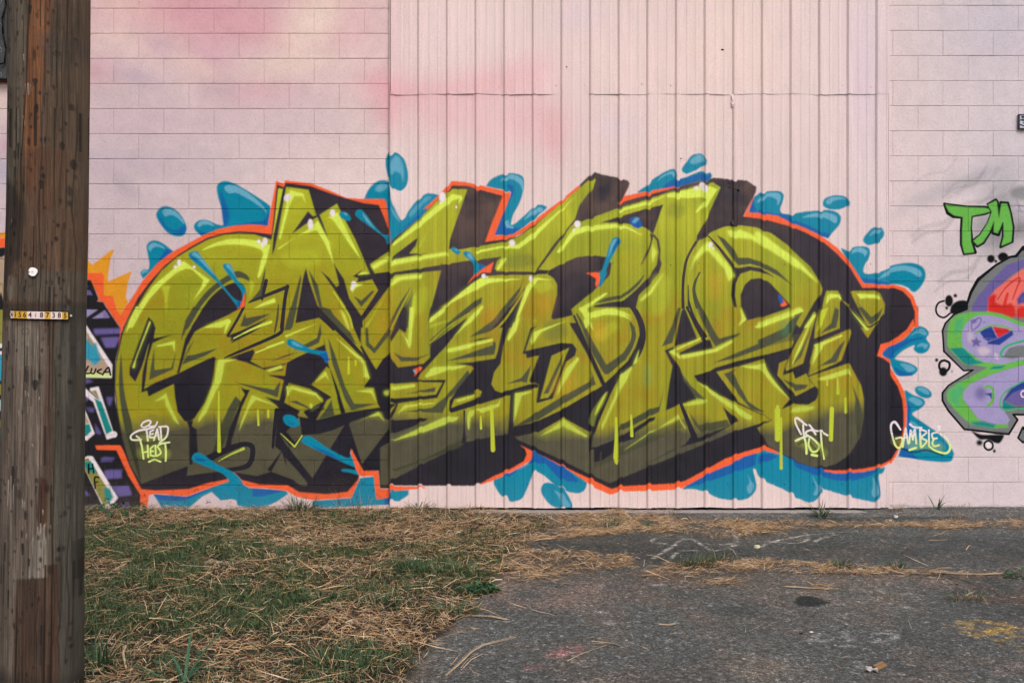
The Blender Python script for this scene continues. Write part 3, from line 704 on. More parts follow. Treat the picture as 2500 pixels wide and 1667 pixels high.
# ---------------------------------------------------------------- wall paint
PW, PH = 2500, 1260
SZ = [PW, PH]
TILES = dict(A1=(250,400,3.92), A2=(650,400,3.92), A3=(1050,400,3.92), A4=(1450,350,3.92), A5=(1850,400,3.92),
             B1=(250,750,3.136), B2=(650,750,3.136), B3=(1050,750,3.136), B4=(1450,750,3.136), B5=(1850,750,3.136),
             L5=(0,560,7.84), L6=(0,740,3.016), R7=(2200,420,4.613), R8=(2200,700,2.8), N=(0,0,1.0), C1=(300,600,2.56), C2=(780,600,2.56), C3=(1260,600,2.56))

def lin(c):
    c = np.asarray(c, np.float32) / 255.0
    return np.where(c <= 0.04045, c / 12.92, ((c + 0.055) / 1.055) ** 2.4).astype(np.float32)

def vnoise(w, h, cell, seed):
    r = np.random.RandomState(seed)
    gw, gh = int(w / cell) + 3, int(h / cell) + 3
    g = r.rand(gh, gw).astype(np.float32)
    x = np.arange(w) / cell; y = np.arange(h) / cell
    xi = x.astype(int); yi = y.astype(int)
    fx = x - xi; fy = y - yi
    fx = fx * fx * (3 - 2 * fx); fy = fy * fy * (3 - 2 * fy)
    fx = fx[None, :]; fy = fy[:, None]
    a = g[np.ix_(yi, xi)]; b = g[np.ix_(yi, xi + 1)]; c = g[np.ix_(yi + 1, xi)]; d = g[np.ix_(yi + 1, xi + 1)]
    return ((a * (1 - fx) + b * fx) * (1 - fy) + (c * (1 - fx) + d * fx) * fy).astype(np.float32)

def fnoise(w, h, cell, seed, o=3):
    s = 0; t = 0
    for k in range(o):
        s = s + vnoise(w, h, cell / 2 ** k, seed + k) / 2 ** k; t += 1 / 2 ** k
    return s / t

def catmull(p, closed=True, n=7):
    p = [np.array(q, float) for q in p]
    out = []
    N = len(p)
    rng = range(N) if closed else range(N - 1)
    for i in rng:
        if closed: a, b, c, d = p[i - 1], p[i], p[(i + 1) % N], p[(i + 2) % N]
        else: a, b, c, d = p[max(i - 1, 0)], p[i], p[i + 1], p[min(i + 2, N - 1)]
        if abs(b - c).sum() < 1e-6: continue
        for k in range(n):
            t = k / n
            out.append(0.5 * ((2 * b) + (-a + c) * t + (2 * a - 5 * b + 4 * c - d) * t * t + (-a + 3 * b - 3 * c + d) * t ** 3))
    if not closed: out.append(p[-1])
    return out

def box(m, r):
    if r <= 0: return m
    for ax in (0, 1):
        k = 2 * r + 1
        pad = [(0, 0), (0, 0)]; pad[ax] = (r + 1, r)
        c = np.cumsum(np.pad(m, pad, mode='edge'), axis=ax)
        m = ((c[k:] - c[:-k]) if ax == 0 else (c[:, k:] - c[:, :-k])) / k
    return m

def poly_mask(pts, soft):
    pts = np.array(pts, float)
    m = int(3 * soft + 3)
    x0 = max(int(pts[:, 0].min()) - m, 0); x1 = min(int(pts[:, 0].max()) + m + 1, SZ[0])
    y0 = max(int(pts[:, 1].min()) - m, 0); y1 = min(int(pts[:, 1].max()) + m + 1, SZ[1])
    if x1 <= x0 or y1 <= y0: return None
    W, H = x1 - x0, y1 - y0
    cov = np.zeros((H, W + 2), np.float32)
    ax, ay = pts[:, 0] - x0, pts[:, 1] - y0
    bx, by = np.roll(ax, -1), np.roll(ay, -1)
    S = 3
    for iy in range(H * S):
        yy = (iy + 0.5) / S
        hit = ((ay <= yy) & (by > yy)) | ((by <= yy) & (ay > yy))
        if not hit.any(): continue
        xs = ax[hit] + (yy - ay[hit]) * (bx[hit] - ax[hit]) / (by[hit] - ay[hit])
        xs = np.clip(np.sort(xs), 0, W)
        row = cov[iy // S]
        for j in range(0, len(xs) - 1, 2):
            a, b = xs[j], xs[j + 1]
            ia, ib = int(a), int(b)
            if ia == ib: row[ia] += (b - a) / S
            else:
                row[ia] += (ia + 1 - a) / S
                row[ia + 1:ib] += 1 / S
                row[ib] += (b - ib) / S
    cov = cov[:, :W]
    if soft >= 1:
        r = int(round(soft * 0.6)); cov = box(box(cov, r), r)
    return x0, y0, np.clip(cov, 0, 1)

def line_mask(pts, ws, soft):
    P = np.array(pts, float); w = np.array(ws, float) / 2
    m = int(w.max() + 2 * soft + 3)
    x0 = max(int(P[:, 0].min()) - m, 0); x1 = min(int(P[:, 0].max()) + m + 1, SZ[0])
    y0 = max(int(P[:, 1].min()) - m, 0); y1 = min(int(P[:, 1].max()) + m + 1, SZ[1])
    if x1 <= x0 or y1 <= y0: return None
    M = np.zeros((y1 - y0, x1 - x0), np.float32)
    for i in range(len(P) - 1):
        a, b = P[i], P[i + 1]
        mm = int(max(w[i], w[i + 1]) + 2 * soft + 3)
        u0 = max(int(min(a[0], b[0])) - mm, x0); u1 = min(int(max(a[0], b[0])) + mm + 1, x1)
        v0 = max(int(min(a[1], b[1])) - mm, y0); v1 = min(int(max(a[1], b[1])) + mm + 1, y1)
        if u1 <= u0 or v1 <= v0: continue
        X = np.arange(u0, u1)[None, :] + 0.5; Y = np.arange(v0, v1)[:, None] + 0.5
        d = b - a; L = max((d * d).sum(), 1e-6)
        t = np.clip(((X - a[0]) * d[0] + (Y - a[1]) * d[1]) / L, 0, 1)
        dist = np.hypot(X - a[0] - t * d[0], Y - a[1] - t * d[1])
        r = w[i] + (w[i + 1] - w[i]) * t
        v = np.clip((r - dist) / max(soft, 1.0) + 0.5, 0, 1)
        sl = M[v0 - y0:v1 - y0, u0 - x0:u1 - x0]
        np.maximum(sl, v, out=sl)
    return x0, y0, M

class Wall:
    def __init__(s, w, h):
        s.img = np.zeros((h, w, 3), np.float32)
    def comp(s, mask, col, alpha=1.0):
        if mask is None: return
        x0, y0, m = mask
        h, w = m.shape
        sl = s.img[y0:y0 + h, x0:x0 + w]
        c = col[y0:y0 + h, x0:x0 + w] if isinstance(col, np.ndarray) and col.ndim == 3 else col
        a = (m * alpha)[..., None]
        sl *= 1 - a; sl += a * c

def make_wall_paint():
    SZ[:] = [PW, PH]; W = Wall(PW, PH)
    X = np.arange(PW, dtype=np.float32)[None, :]; Y = np.arange(PH, dtype=np.float32)[:, None]
    C = {k: lin(v) for k, v in dict(H=(212,228,86), h=(186,196,50), Y=(176,182,44), W=(233,219,222), R=(240,98,52), T=(8,130,158), B=(20,88,162),
         L=(112,172,196), G=(76,78,56), K=(34,32,36), g=(108,114,50), A=(224,150,40), V=(104,92,150), v=(160,148,190),
         N=(104,176,76), n=(70,168,116), S=(116,118,118), E=(206,44,40), e=(226,110,100), M=(24,132,126), b=(40,62,140), P=(214,192,198),
         c=(52,150,176), q=(176,150,128), t=(140,134,62), y=(214,232,132), k=(16,18,22), F=(226,112,40), Q=(170,190,190), p=(150,148,152)).items()}
    # --- base coat: pink and peach clouds sprayed over the whole wall
    img = W.img
    img[:] = lin((224, 200, 196))
    n1 = fnoise(PW, PH, 260, 11, 3); n2 = fnoise(PW, PH, 340, 31, 3)
    def blend(col, a):
        a = np.clip(a, 0, 1)[..., None]; img[:] = img * (1 - a) + lin(col) * a
    def blob(x, y, rx, ry, col, a, rot=0.0):
        c, s_ = math.cos(rot), math.sin(rot)
        dx, dy = X - x, Y - y
        u = (dx * c + dy * s_) / rx; v = (-dx * s_ + dy * c) / ry
        blend(col, a * np.exp(-(u * u + v * v) * 1.2) * (0.75 + 0.5 * n1))
    blend((214, 198, 202), np.clip((X - 1900) / 500, 0, 1) * 0.85 + 0 * Y)
    blend((196, 176, 184), np.clip((900 - X) / 700, 0, 1) * np.clip((Y - 180) / 200, 0, 1) * 0.75)
    blend((208, 168, 174), np.clip((950 - X) / 300, 0, 1) * np.clip((260 - Y) / 200, 0, 1) * 0.8)
    for a in ((330,40,130,50,(232,204,190),.9,.3), (300,95,120,50,(234,206,192),.7,.1), (560,70,330,70,(214,152,162),.75,.12), (470,30,160,50,(212,148,158),.6,0), (830,40,160,90,(216,164,170),.6,0),
              (760,70,70,120,(234,208,194),.9,.75), (680,175,150,40,(232,204,190),.75,-.15), (500,150,90,60,(206,150,166),.6,.6), (455,160,110,26,(232,202,186),.7,.5), (390,120,70,30,(196,158,176),.6,.5),
              (235,185,60,40,(208,152,162),.7,.1), (330,195,80,26,(186,162,180),.6,.35), (620,235,110,36,(216,156,164),.65,0), (540,225,60,40,(186,160,170),.6,0), (300,240,120,50,(190,168,172),.5,0),
              (700,240,160,60,(206,168,176),.5,0), (450,300,320,60,(206,174,184),.6,0), (760,310,180,60,(208,184,186),.5,0), (300,460,50,24,(176,160,172),.7,.6), (400,470,70,20,(216,196,200),.6,.2), (350,400,260,40,(190,170,182),.5,0),
              (940,215,70,50,(228,160,166),.7,0), (940,280,40,50,(224,156,164),.55,0), (1010,225,120,40,(226,168,174),.55,0), (1180,200,150,50,(228,164,172),.65,-.15), (1300,170,60,50,(226,170,178),.6,-.3),
              (1100,280,130,50,(226,170,176),.55,0), (1290,280,100,70,(228,168,174),.55,0), (1350,330,36,70,(226,160,166),.6,0), (1220,320,170,40,(230,186,186),.5,0),
              (1080,80,160,90,(230,204,202),.6,0), (1620,150,300,120,(234,206,200),.7,0), (1790,90,130,120,(234,208,198),.6,0), (1700,290,110,50,(230,204,194),.6,0),
              (1500,310,80,40,(220,198,210),.4,0), (2110,190,40,220,(216,192,210),.45,0), (1410,30,60,50,(216,194,204),.5,0), (2440,60,160,160,(196,188,198),.6,0),
              (2470,420,120,160,(196,190,198),.5,0), (20,365,36,30,(200,156,172),.8,0), (15,425,36,40,(172,166,188),.7,0), (10,240,60,60,(226,198,188),.7,0), (880,450,240,70,(232,208,204),.6,0),
              (350,800,700,900,(206,188,194),.25,0), (2340,650,110,80,(190,180,184),.5,0), (2440,570,70,50,(104,104,108),.75,0), (2450,500,50,70,(136,138,140),.6,.3), (2300,470,120,24,(178,170,176),.6,-.4), (2390,440,90,18,(170,164,170),.5,-.4)):
        blob(*a)
    img *= (0.965 + 0.07 * n2)[..., None]
    # faint traces of old grey scribbles on the right-hand blocks
    rr = np.random.RandomState(5)
    for k in range(16):
        x, y = 2230 + rr.rand() * 250, 425 + rr.rand() * 330
        W.comp(line_mask(catmull([(x, y), (x + 30, y - 22), (x + 75, y - 30), (x + 100, y - 60)], False), [5 + rr.rand() * 6] * 22, 6), lin((138, 130, 136)), 0.16 + 0.16 * rr.rand())
    # --- letter fields
    nb = fnoise(PW, PH, 120, 77, 3); nc = fnoise(PW, PH, 46, 99, 3); nd = fnoise(PW, PH, 18, 5, 2)
    ol_top, ol_mid, ol_gold, ol_low = lin((172, 174, 42)), lin((152, 144, 32)), lin((164, 126, 28)), lin((84, 80, 62))
    t1 = np.clip((Y - 520) / 260 + (nb - .5) * .5, 0, 1)[..., None]
    O = ol_top * (1 - t1) + ol_mid * t1
    g = np.clip((nc - .52) * 3.0, 0, .8) * np.clip((Y - 600) / 150, 0, 1) * np.clip((1050 - Y) / 150, 0, 1)
    O = O * (1 - .7 * g[..., None]) + ol_gold * .7 * g[..., None]
    g2 = np.clip((0.46 - nb) * 3, 0, .55)[..., None]
    O = O * (1 - g2) + lin((140, 150, 34)) * g2
    edge = np.interp(X[0], [250, 420, 620, 760, 900, 1050, 1250, 1330, 1500, 1700, 1900, 2000, 2150], [1040, 1030, 1015, 1005, 1010, 1015, 1035, 1060, 1050, 1035, 1050, 1010, 985])[None, :]
    t2 = np.clip((Y - edge + (nc - .5) * 30) / 38 + .5, 0, 1)[..., None]
    O = O * (1 - t2) + ol_low * t2 * (0.9 + 0.2 * nd[..., None])
    st = np.where(X > 952, vnoise(PW, 4, 5, 61)[:1], .5) * .6 + fnoise(PW, PH, 60, 66, 2) * .4
    O = O * (.80 + .40 * st)[..., None]
    C['O'] = np.ascontiguousarray(O.astype(np.float32))
    H = C['H'] * (1 - .35 * np.clip((Y - 700) / 400, 0, 1)[..., None]) + 0 * X[..., None]
    C['H'] = H.astype(np.float32)
    dk = lin((54, 47, 55)) * np.ones((PH, PW, 1), np.float32)
    br = np.clip(1 - (Y - 420) / 360, 0, 1) * np.clip((X - 900) / 250, 0, 1) * np.clip((nc - .28) * 2.4, 0, 1) * np.clip((1960 - X) / 150, 0, 1)
    dk = dk * (1 - .75 * br[..., None]) + lin((104, 80, 68)) * .75 * br[..., None]
    lo = np.clip((Y - 640) / 350, 0, 1)[..., None]
    dk = dk * (1 - .8 * lo) + lin((33, 31, 40)) * .8 * lo
    dk = dk * (0.72 + 0.5 * nc[..., None])
    C['D'] = dk.astype(np.float32)
    G = C['G'] * (1 - .45 * np.clip((Y - 980) / 120, 0, 1)[..., None]) + 0 * X[..., None]
    C['G'] = G.astype(np.float32)
    C['w'] = (lambda a: (C['W'] * (1 - a) + C['y'] * a).astype(np.float32))(np.clip((Y - 1050) / 36, 0, 1)[..., None] + 0 * X[..., None])
    for ln in PAINT.strip().splitlines():
        ln = ln.strip()
        if not ln or ln[0] == '#': continue
        tok = ln.split()
        col = tok[0]; mode = tok[1]                 # p straight polygon, s smooth polygon, l line; then softness and alpha
        kind = mode[0]; opt = mode[1:].split(':')
        soft = float(opt[0]) if opt[0] else 1.0
        alpha = float(opt[1]) if len(opt) > 1 else 1.0
        pts = []; ws = []; tile = TILES['N']
        for q in tok[2:]:
            if q in TILES: tile = TILES[q]; continue
            v = [float(z) for z in q.split(',')]
            pts.append((tile[0] + v[0] / tile[2], tile[1] + v[1] / tile[2]))
            if kind in 'lc': ws.append((v[2] if len(v) > 2 else (ws[-1] * tile[2] if ws else 6)) / tile[2])
        wide = {'w': 1.6, 'D': 1.3, 'k': 1.4, 'h': 1.15, 'N': 1.0}.get(col, 1.0)
        ws = [z * wide for z in ws]
        if kind == 'p': mk = poly_mask(pts, soft)
        elif kind == 's': mk = poly_mask(catmull(pts), soft)
        elif kind == 'e':                            # ellipse: centre, corner, optional tilt point
            cx, cy = pts[0]; rx, ry = abs(pts[1][0] - cx), abs(pts[1][1] - cy)
            an = math.atan2(pts[2][1] - cy, pts[2][0] - cx) if len(pts) > 2 else 0
            mk = poly_mask([(cx + rx * math.cos(t) * math.cos(an) - ry * math.sin(t) * math.sin(an), cy + rx * math.cos(t) * math.sin(an) + ry * math.sin(t) * math.cos(an))
                            for t in np.linspace(0, 2 * math.pi, 30)[:-1]], soft)
        else:
            if kind == 'c':
                q = catmull([(*p_, w_) for p_, w_ in zip(pts, ws)], False, 6)
                pts = [(z[0], z[1]) for z in q]; ws = [max(z[2], .2) for z in q]
            mk = line_mask(pts, ws, soft)
        if col == 'H' and kind in 'ps':
            W.comp(poly_mask(catmull(pts) if kind == 's' else pts, 8), C['h'], .42)
        W.comp(mk, C[col], alpha)
    # weathering near the ground and a fine speckle of bare spots
    sp = vnoise(PW, PH, 2.3, 321) * vnoise(PW, PH, 14.0, 322)
    worn = np.clip((sp - .50) * 4, 0, 1) * np.clip((Y - 1080) / 120, 0, 1) * np.clip((960 - X) / 40, 0, 1)
    blend((70, 62, 58), worn * .8)
    dust = np.clip((Y - 1150) / 90, 0, 1) * (0.3 + 0.7 * n1)
    blend((150, 128, 116), dust * np.where(X < 952, .14, .06))
    return W.img

# ================================================================ helpers
COL = SC.collection
def tag(o, label=None, cat=None, group=None, kind=None):
    if label: o['label'] = label
    if cat: o['category'] = cat
    if group: o['group'] = group
    if kind: o['kind'] = kind
    return o
def link(name, me, parent=None, mat=None):
    o = bpy.data.objects.new(name, me); COL.objects.link(o)
    if parent: o.parent = parent
    if mat and me and not me.materials: me.materials.append(mat)
    return o
def thing(name, loc, label, cat, group=None):
    o = bpy.data.objects.new(name, None); COL.objects.link(o); o.location = loc; o.empty_display_size = .1
    return tag(o, label, cat, group)
def np_mesh(name, verts, faces, cols=None, uvs=None, smooth=False):
    """faces: (n,k) int array, all of one size"""
    me = bpy.data.meshes.new(name)
    v = np.ascontiguousarray(verts, np.float32).reshape(-1, 3); f = np.ascontiguousarray(faces, np.int32)
    me.vertices.add(len(v)); me.vertices.foreach_set('co', v.ravel())
    k = f.shape[1]
    me.loops.add(f.size); me.loops.foreach_set('vertex_index', f.ravel())
    me.polygons.add(len(f)); me.polygons.foreach_set('loop_start', np.arange(0, f.size, k, dtype=np.int32))
    me.polygons.foreach_set('use_smooth', np.full(len(f), smooth, dtype=bool))
    me.update(calc_edges=True)
    if cols is not None:
        a = me.color_attributes.new('tint', 'FLOAT_COLOR', 'POINT')
        c = np.ones((len(v), 4), np.float32); c[:, :3] = cols; a.data.foreach_set('color', c.ravel())
    if uvs is not None:
        l = me.uv_layers.new(name='UVMap'); l.data.foreach_set('uv', np.ascontiguousarray(uvs, np.float32)[f.ravel()].ravel())
    return me
def bm_mesh(name, fn, mat=None, smooth=False):
    bm = bmesh.new(); fn(bm); me = bpy.data.meshes.new(name)
    bmesh.ops.recalc_face_normals(bm, faces=bm.faces)
    bm.to_mesh(me); bm.free()
    if mat: me.materials.append(mat)
    if smooth:
        for p in me.polygons: p.use_smooth = True
    return me
def add_box(bm, x0, x1, y0, y1, z0, z1, mi=0):
    vs_ = [bm.verts.new(p) for p in ((x0,y0,z0),(x1,y0,z0),(x1,y1,z0),(x0,y1,z0),(x0,y0,z1),(x1,y0,z1),(x1,y1,z1),(x0,y1,z1))]
    for q in ((0,1,5,4),(1,2,6,5),(2,3,7,6),(3,0,4,7),(4,5,6,7),(3,2,1,0)):
        f = bm.faces.new([vs_[i] for i in q]); f.material_index = mi
def wx(px): return (px - 1250) * M_PX
def wz(py): return H0 - (py - 833.5) * M_PX
def ground_at(px, py):
    d = H0 * FP / (py - 833.5)
    return (px - 1250) * d / FP, -DIST + d

def new_image(name, arr, data=False):
    h, w = arr.shape[:2]
    im = bpy.data.images.new(name, w, h, alpha=False)
    if data: im.colorspace_settings.name = 'Non-Color'; s = np.clip(arr, 0, 1)
    else:
        s = np.clip(arr, 0, 1); s = np.where(s <= .0031308, s * 12.92, 1.055 * s ** (1 / 2.4) - .055)
    px = np.ones((h, w, 4), np.float32); px[..., :3] = s[::-1]
    im.pixels.foreach_set(px.ravel()); im.update(); im.pack()
    return im

class Mat:
    def __init__(s, name, rough=0.8, spec=0.3, color=None):
        s.m = bpy.data.materials.new(name); s.m.use_nodes = True; s.nt = s.m.node_tree; s.n = s.nt.nodes
        s.b = s.n['Principled BSDF']; s.b.inputs['Roughness'].default_value = rough
        s.b.inputs['Specular IOR Level'].default_value = spec
        if color: s.b.inputs['Base Color'].default_value = (*color, 1)
    def node(s, t, **kw):
        n = s.n.new(t)
        for k, v in kw.items(): setattr(n, k, v)
        return n
    def link(s, a, b): s.nt.links.new(a, b)
    def math(s, op, a, b=None, c=None):
        n = s.node('ShaderNodeMath', operation=op)
        for i, v in enumerate((a, b, c)):
            if v is None: continue
            if isinstance(v, (int, float)): n.inputs[i].default_value = v
            else: s.link(v, n.inputs[i])
        return n.outputs[0]
    def noise(s, vec, scale, detail=3, rough=.5):
        n = s.node('ShaderNodeTexNoise'); n.inputs['Scale'].default_value = scale; n.inputs['Detail'].default_value = detail
        n.inputs['Roughness'].default_value = rough
        if vec is not None: s.link(vec, n.inputs['Vector'])
        return n.outputs['Fac']
    def vscale(s, vec, v):
        n = s.node('ShaderNodeVectorMath', operation='MULTIPLY'); s.link(vec, n.inputs[0]); n.inputs[1].default_value = v
        return n.outputs[0]
    def ramp(s, fac, stops):
        n = s.node('ShaderNodeValToRGB'); s.link(fac, n.inputs[0]); e = n.color_ramp.elements
        while len(e) < len(stops): e.new(.5)
        for i, (p, c) in enumerate(stops):
            e[i].position = p; e[i].color = (c, c, c, 1) if isinstance(c, (int, float)) else (*c, 1)
        return n.outputs[0]
    def mulcol(s, col, fac, blend='MULTIPLY', amount=1.0):
        n = s.node('ShaderNodeMix', data_type='RGBA', blend_type=blend)
        if isinstance(amount, (int, float)): n.inputs[0].default_value = amount
        else: s.link(amount, n.inputs[0])
        for i, v in ((6, col), (7, fac)):
            if isinstance(v, tuple): n.inputs[i].default_value = (*v, 1)
            else: s.link(v, n.inputs[i])
        return n.outputs[2]
    def bump(s, h, strength, dist, normal=None):
        n = s.node('ShaderNodeBump'); n.inputs['Strength'].default_value = strength; n.inputs['Distance'].default_value = dist
        s.link(h, n.inputs['Height'])
        if normal is not None: s.link(normal, n.inputs['Normal'])
        return n.outputs[0]

# ================================================================ paint on walls
wall_img = new_image('wall_paint', make_wall_paint())
def painted(name, rough, spec):
    k = Mat(name, rough, spec)
    geo = k.node('ShaderNodeNewGeometry'); sep = k.node('ShaderNodeSeparateXYZ'); k.link(geo.outputs['Position'], sep.inputs[0])
    x, y, z = sep.outputs
    # paint was sprayed from about 1.2 m away at chest height, so it lands a little displaced on what stands proud
    p = k.math('MULTIPLY_ADD', y, -1 / 1.2, 1.0)
    z2 = k.math('MULTIPLY_ADD', k.math('SUBTRACT', z, 1.4), p, 1.4)
    u = k.math('MULTIPLY_ADD', x, 1 / (M_PX * PW), 1250 / PW)
    v = k.math('MULTIPLY_ADD', z2, 1 / (M_PX * PH), 1 - (833.5 + H0 / M_PX) / PH)
    cb = k.node('ShaderNodeCombineXYZ'); k.link(u, cb.inputs[0]); k.link(v, cb.inputs[1])
    tx = k.node('ShaderNodeTexImage', image=wall_img, extension='EXTEND', interpolation='Linear'); k.link(cb.outputs[0], tx.inputs[0])
    return k, geo.outputs['Position'], tx.outputs['Color'], z
k, pos, col, z = painted('painted_block', 0.85, 0.12)
g1 = k.noise(pos, 75, 4, .7); g2 = k.noise(pos, 260, 2, .6); g3 = k.noise(pos, 9, 3)
hh = k.math('ADD', k.math('MULTIPLY', g1, 1.0), k.math('MULTIPLY', g2, .5))
c2 = k.mulcol(col, k.ramp(g1, [(.25, .72), (.44, .98), (.56, 1.04), (.8, 1.1)]), amount=.7)
c2 = k.mulcol(c2, k.ramp(g3, [(.3, .93), (.7, 1.04)]), amount=.8)
pit = k.ramp(k.noise(k.vscale(pos, (1, 1, 1.6)), 46, 2), [(.70, 1.0), (.74, .45)])
c2 = k.mulcol(c2, pit, amount=k.ramp(k.noise(pos, 3.1, 2), [(.5, 0.0), (.62, .8)]))
k.link(c2, k.b.inputs['Base Color']); k.link(k.bump(hh, .8, .004), k.b.inputs['Normal'])
MAT_BLOCK = k.m
k, pos, col, z = painted('painted_steel', 0.5, 0.22)
g1 = k.noise(pos, 120, 3, .7); g3 = k.noise(k.vscale(pos, (14, 1, .7)), 2.2, 3)
c2 = k.mulcol(col, k.ramp(g1, [(.3, .86), (.7, 1.12)]), amount=.8)
c2 = k.mulcol(c2, k.ramp(g3, [(.35, .955), (.65, 1.03)]), amount=.9)
k.link(c2, k.b.inputs['Base Color'])
dent = k.noise(k.vscale(pos, (1, 1, .55)), 5.5, 2)
nb_ = k.bump(dent, .5, .012); k.link(k.bump(g1, .25, .0012, nb_), k.b.inputs['Normal'])
MAT_STEEL = k.m
def plain(name, color, rough=.8, spec=.3, scale=60, var=.25, bump=.0):
    k = Mat(name, rough, spec); tc = k.node('ShaderNodeTexCoord')
    f = k.noise(tc.outputs['Object'], scale, 4, .6)
    k.link(k.mulcol(tuple(color), k.ramp(f, [(.25, 1 - var), (.75, 1 + var * .6)])), k.b.inputs['Base Color'])
    if bump: k.link(k.bump(f, .6, bump), k.b.inputs['Normal'])
    return k.m
MAT_MORTAR = painted('painted_mortar', .9, .1)
_k, _p, _c, _z = MAT_MORTAR
_k.link(_k.mulcol(_c, (.86, .84, .84)), _k.b.inputs['Base Color']); MAT_MORTAR = _k.m
MAT_DARK = plain('black_void', (.012, .011, .011), .9, .1)
MAT_GALV = plain('dark_steel', (.045, .05, .052), .45, .5, 40, .5)
MAT_RUST = plain('rust_edge', (.10, .035, .02), .8, .2, 90, .5)
MAT_WHITE = plain('white_plastic', (.78, .72, .70), .4, .4, 30, .06)

# ================================================================ block walls
JH, JV = .0034, .0018
def block_mesh(w, jh, jv):
    h = .2032 - jh; w = w - jv; b = .0012; bz = .0020; dep = .05
    def fn(bm):
        o = [(-w/2, -h/2), (w/2, -h/2), (w/2, h/2), (-w/2, h/2)]
        i = [(-w/2+b, -h/2+bz), (w/2-b, -h/2+bz), (w/2-b, h/2-bz), (-w/2+b, h/2-bz)]
        I = [bm.verts.new((x, 0, z)) for x, z in i]; O = [bm.verts.new((x, .0022, z)) for x, z in o]; B = [bm.verts.new((x, dep, z)) for x, z in o]
        bm.faces.new(I)
        for a in range(4):
            c = (a + 1) % 4
            bm.faces.new((I[a], I[c], O[c], O[a])); bm.faces.new((O[a], O[c], B[c], B[a]))
    return bm_mesh('block', fn, MAT_BLOCK)
_blk = {}
def block_wall(px0, px1, joint_a, joint_b, y_top, label, k0, k1, seed, jh, jv):
    R = random.Random(seed)
    root = thing('block_wall', (wx((px0 + px1) / 2), .02, 0), label, 'wall')
    bw = 122.63
    for kk in range(k0, k1):
        zc = wz(y_top + 61.35 * (kk + .5)); j0 = (joint_a if kk % 2 == 0 else joint_b)
        n0 = math.floor((px0 - j0) / bw)
        a = j0 + n0 * bw
        while a < px1 - 4:
            l, r = max(a, px0), min(a + bw, px1); a += bw
            if r - l < 5: continue
            w = round((r - l) * M_PX, 3)
            if (w, jv) not in _blk: _blk[(w, jv)] = block_mesh(w, jh, jv)
            o = link('block', _blk[(w, jv)], root)
            o.location = (wx((l + r) / 2) - root.location.x, R.gauss(0, .0007), zc)
            o.rotation_euler = (R.gauss(0, .0022), R.gauss(0, .0006), R.gauss(0, .0016))
    def core(bm): add_box(bm, wx(px0), wx(px1), .0055, .19, -.35, wz(y_top + 61.35 * k0))
    c = link('mortar', bm_mesh('mortar', core, MAT_MORTAR), root); c.location = (-root.location.x, 0, 0)
    # courses that lie outside the picture, joined
    def far(bm):
        def blk(l, r, z0, z1):
            add_box(bm, wx(l) + JV / 2, wx(r) - JV / 2, 0.0, .05, z0 + JH / 2, z1 - JH / 2)
        for kk in range(-12, k0):
            j0 = (joint_a if kk % 2 == 0 else joint_b); a = j0 + math.floor((px0 - j0) / bw) * bw
            while a < px1 - 4:
                l, r = max(a, px0), min(a + bw, px1); a += bw
                if r - l > 5: blk(l, r, wz(y_top + 61.35 * (kk + 1)), wz(y_top + 61.35 * kk))
        side = -1 if px0 < 1000 else 1
        for kk in range(-12, k1):
            j0 = (joint_a if kk % 2 == 0 else joint_b)
            for n in range(26):
                if side < 0: r = (j0 + math.floor((px0 - j0) / bw) * bw) - n * bw + bw; l = r - bw; r = min(r, px0)
                else: l = (j0 + math.floor((px1 - j0) / bw) * bw) + n * bw; r = l + bw; l = max(l, px1)
                if r - l > 5: blk(l, r, wz(y_top + 61.35 * (kk + 1)), wz(y_top + 61.35 * kk))
        e0, e1 = (px0 - 26 * bw, px0) if side < 0 else (px1, px1 + 26 * bw)
        add_box(bm, wx(e0), wx(e1), .006, .19, -.35, wz(y_top - 12 * 61.35))
        add_box(bm, wx(px0), wx(px1), .006, .19, wz(y_top + 61.35 * k0), wz(y_top - 12 * 61.35))
    fo = link('block_courses', bm_mesh('block_courses', far, MAT_BLOCK), root); fo.location = (-root.location.x, 0, 0); fo['kind'] = 'stuff'
    return root
left_wall = block_wall(-290, 952, 275.3, 336.6, 19.0, 'pinkish block wall left of the ribbed metal cladding, carrying the left end of the green lettering', -1, 20, 3, .0032, .0016)
right_wall = block_wall(2170.5, 2680, 2244, 2305, 12.0, 'pale lilac block wall right of the metal cladding, with the TM tag and purple and green painting', -1, 20, 4, .0026, .0006)
def plinth(bm):       # rough mortar fillet along the foot of the right-hand wall
    n = 60; rows = []
    for i in range(n + 1):
        x = wx(2168) + i * .06; r = random.Random(i)
        rows.append([bm.verts.new((x, .0185, .040 + r.gauss(0, .004))), bm.verts.new((x, .004 + r.gauss(0, .002), .032 + r.gauss(0, .003))), bm.verts.new((x, -.05 + r.gauss(0, .012), -.02))])
    for i in range(n):
        for j in range(2): bm.faces.new((rows[i][j], rows[i+1][j], rows[i+1][j+1], rows[i][j+1]))
pf = link('mortar_fillet', bm_mesh('mortar_fillet', plinth, plain('fillet_mortar', (.36, .30, .295), .9, .1, 50, .35, .004), True), right_wall); pf.location = -Vector(right_wall.location)

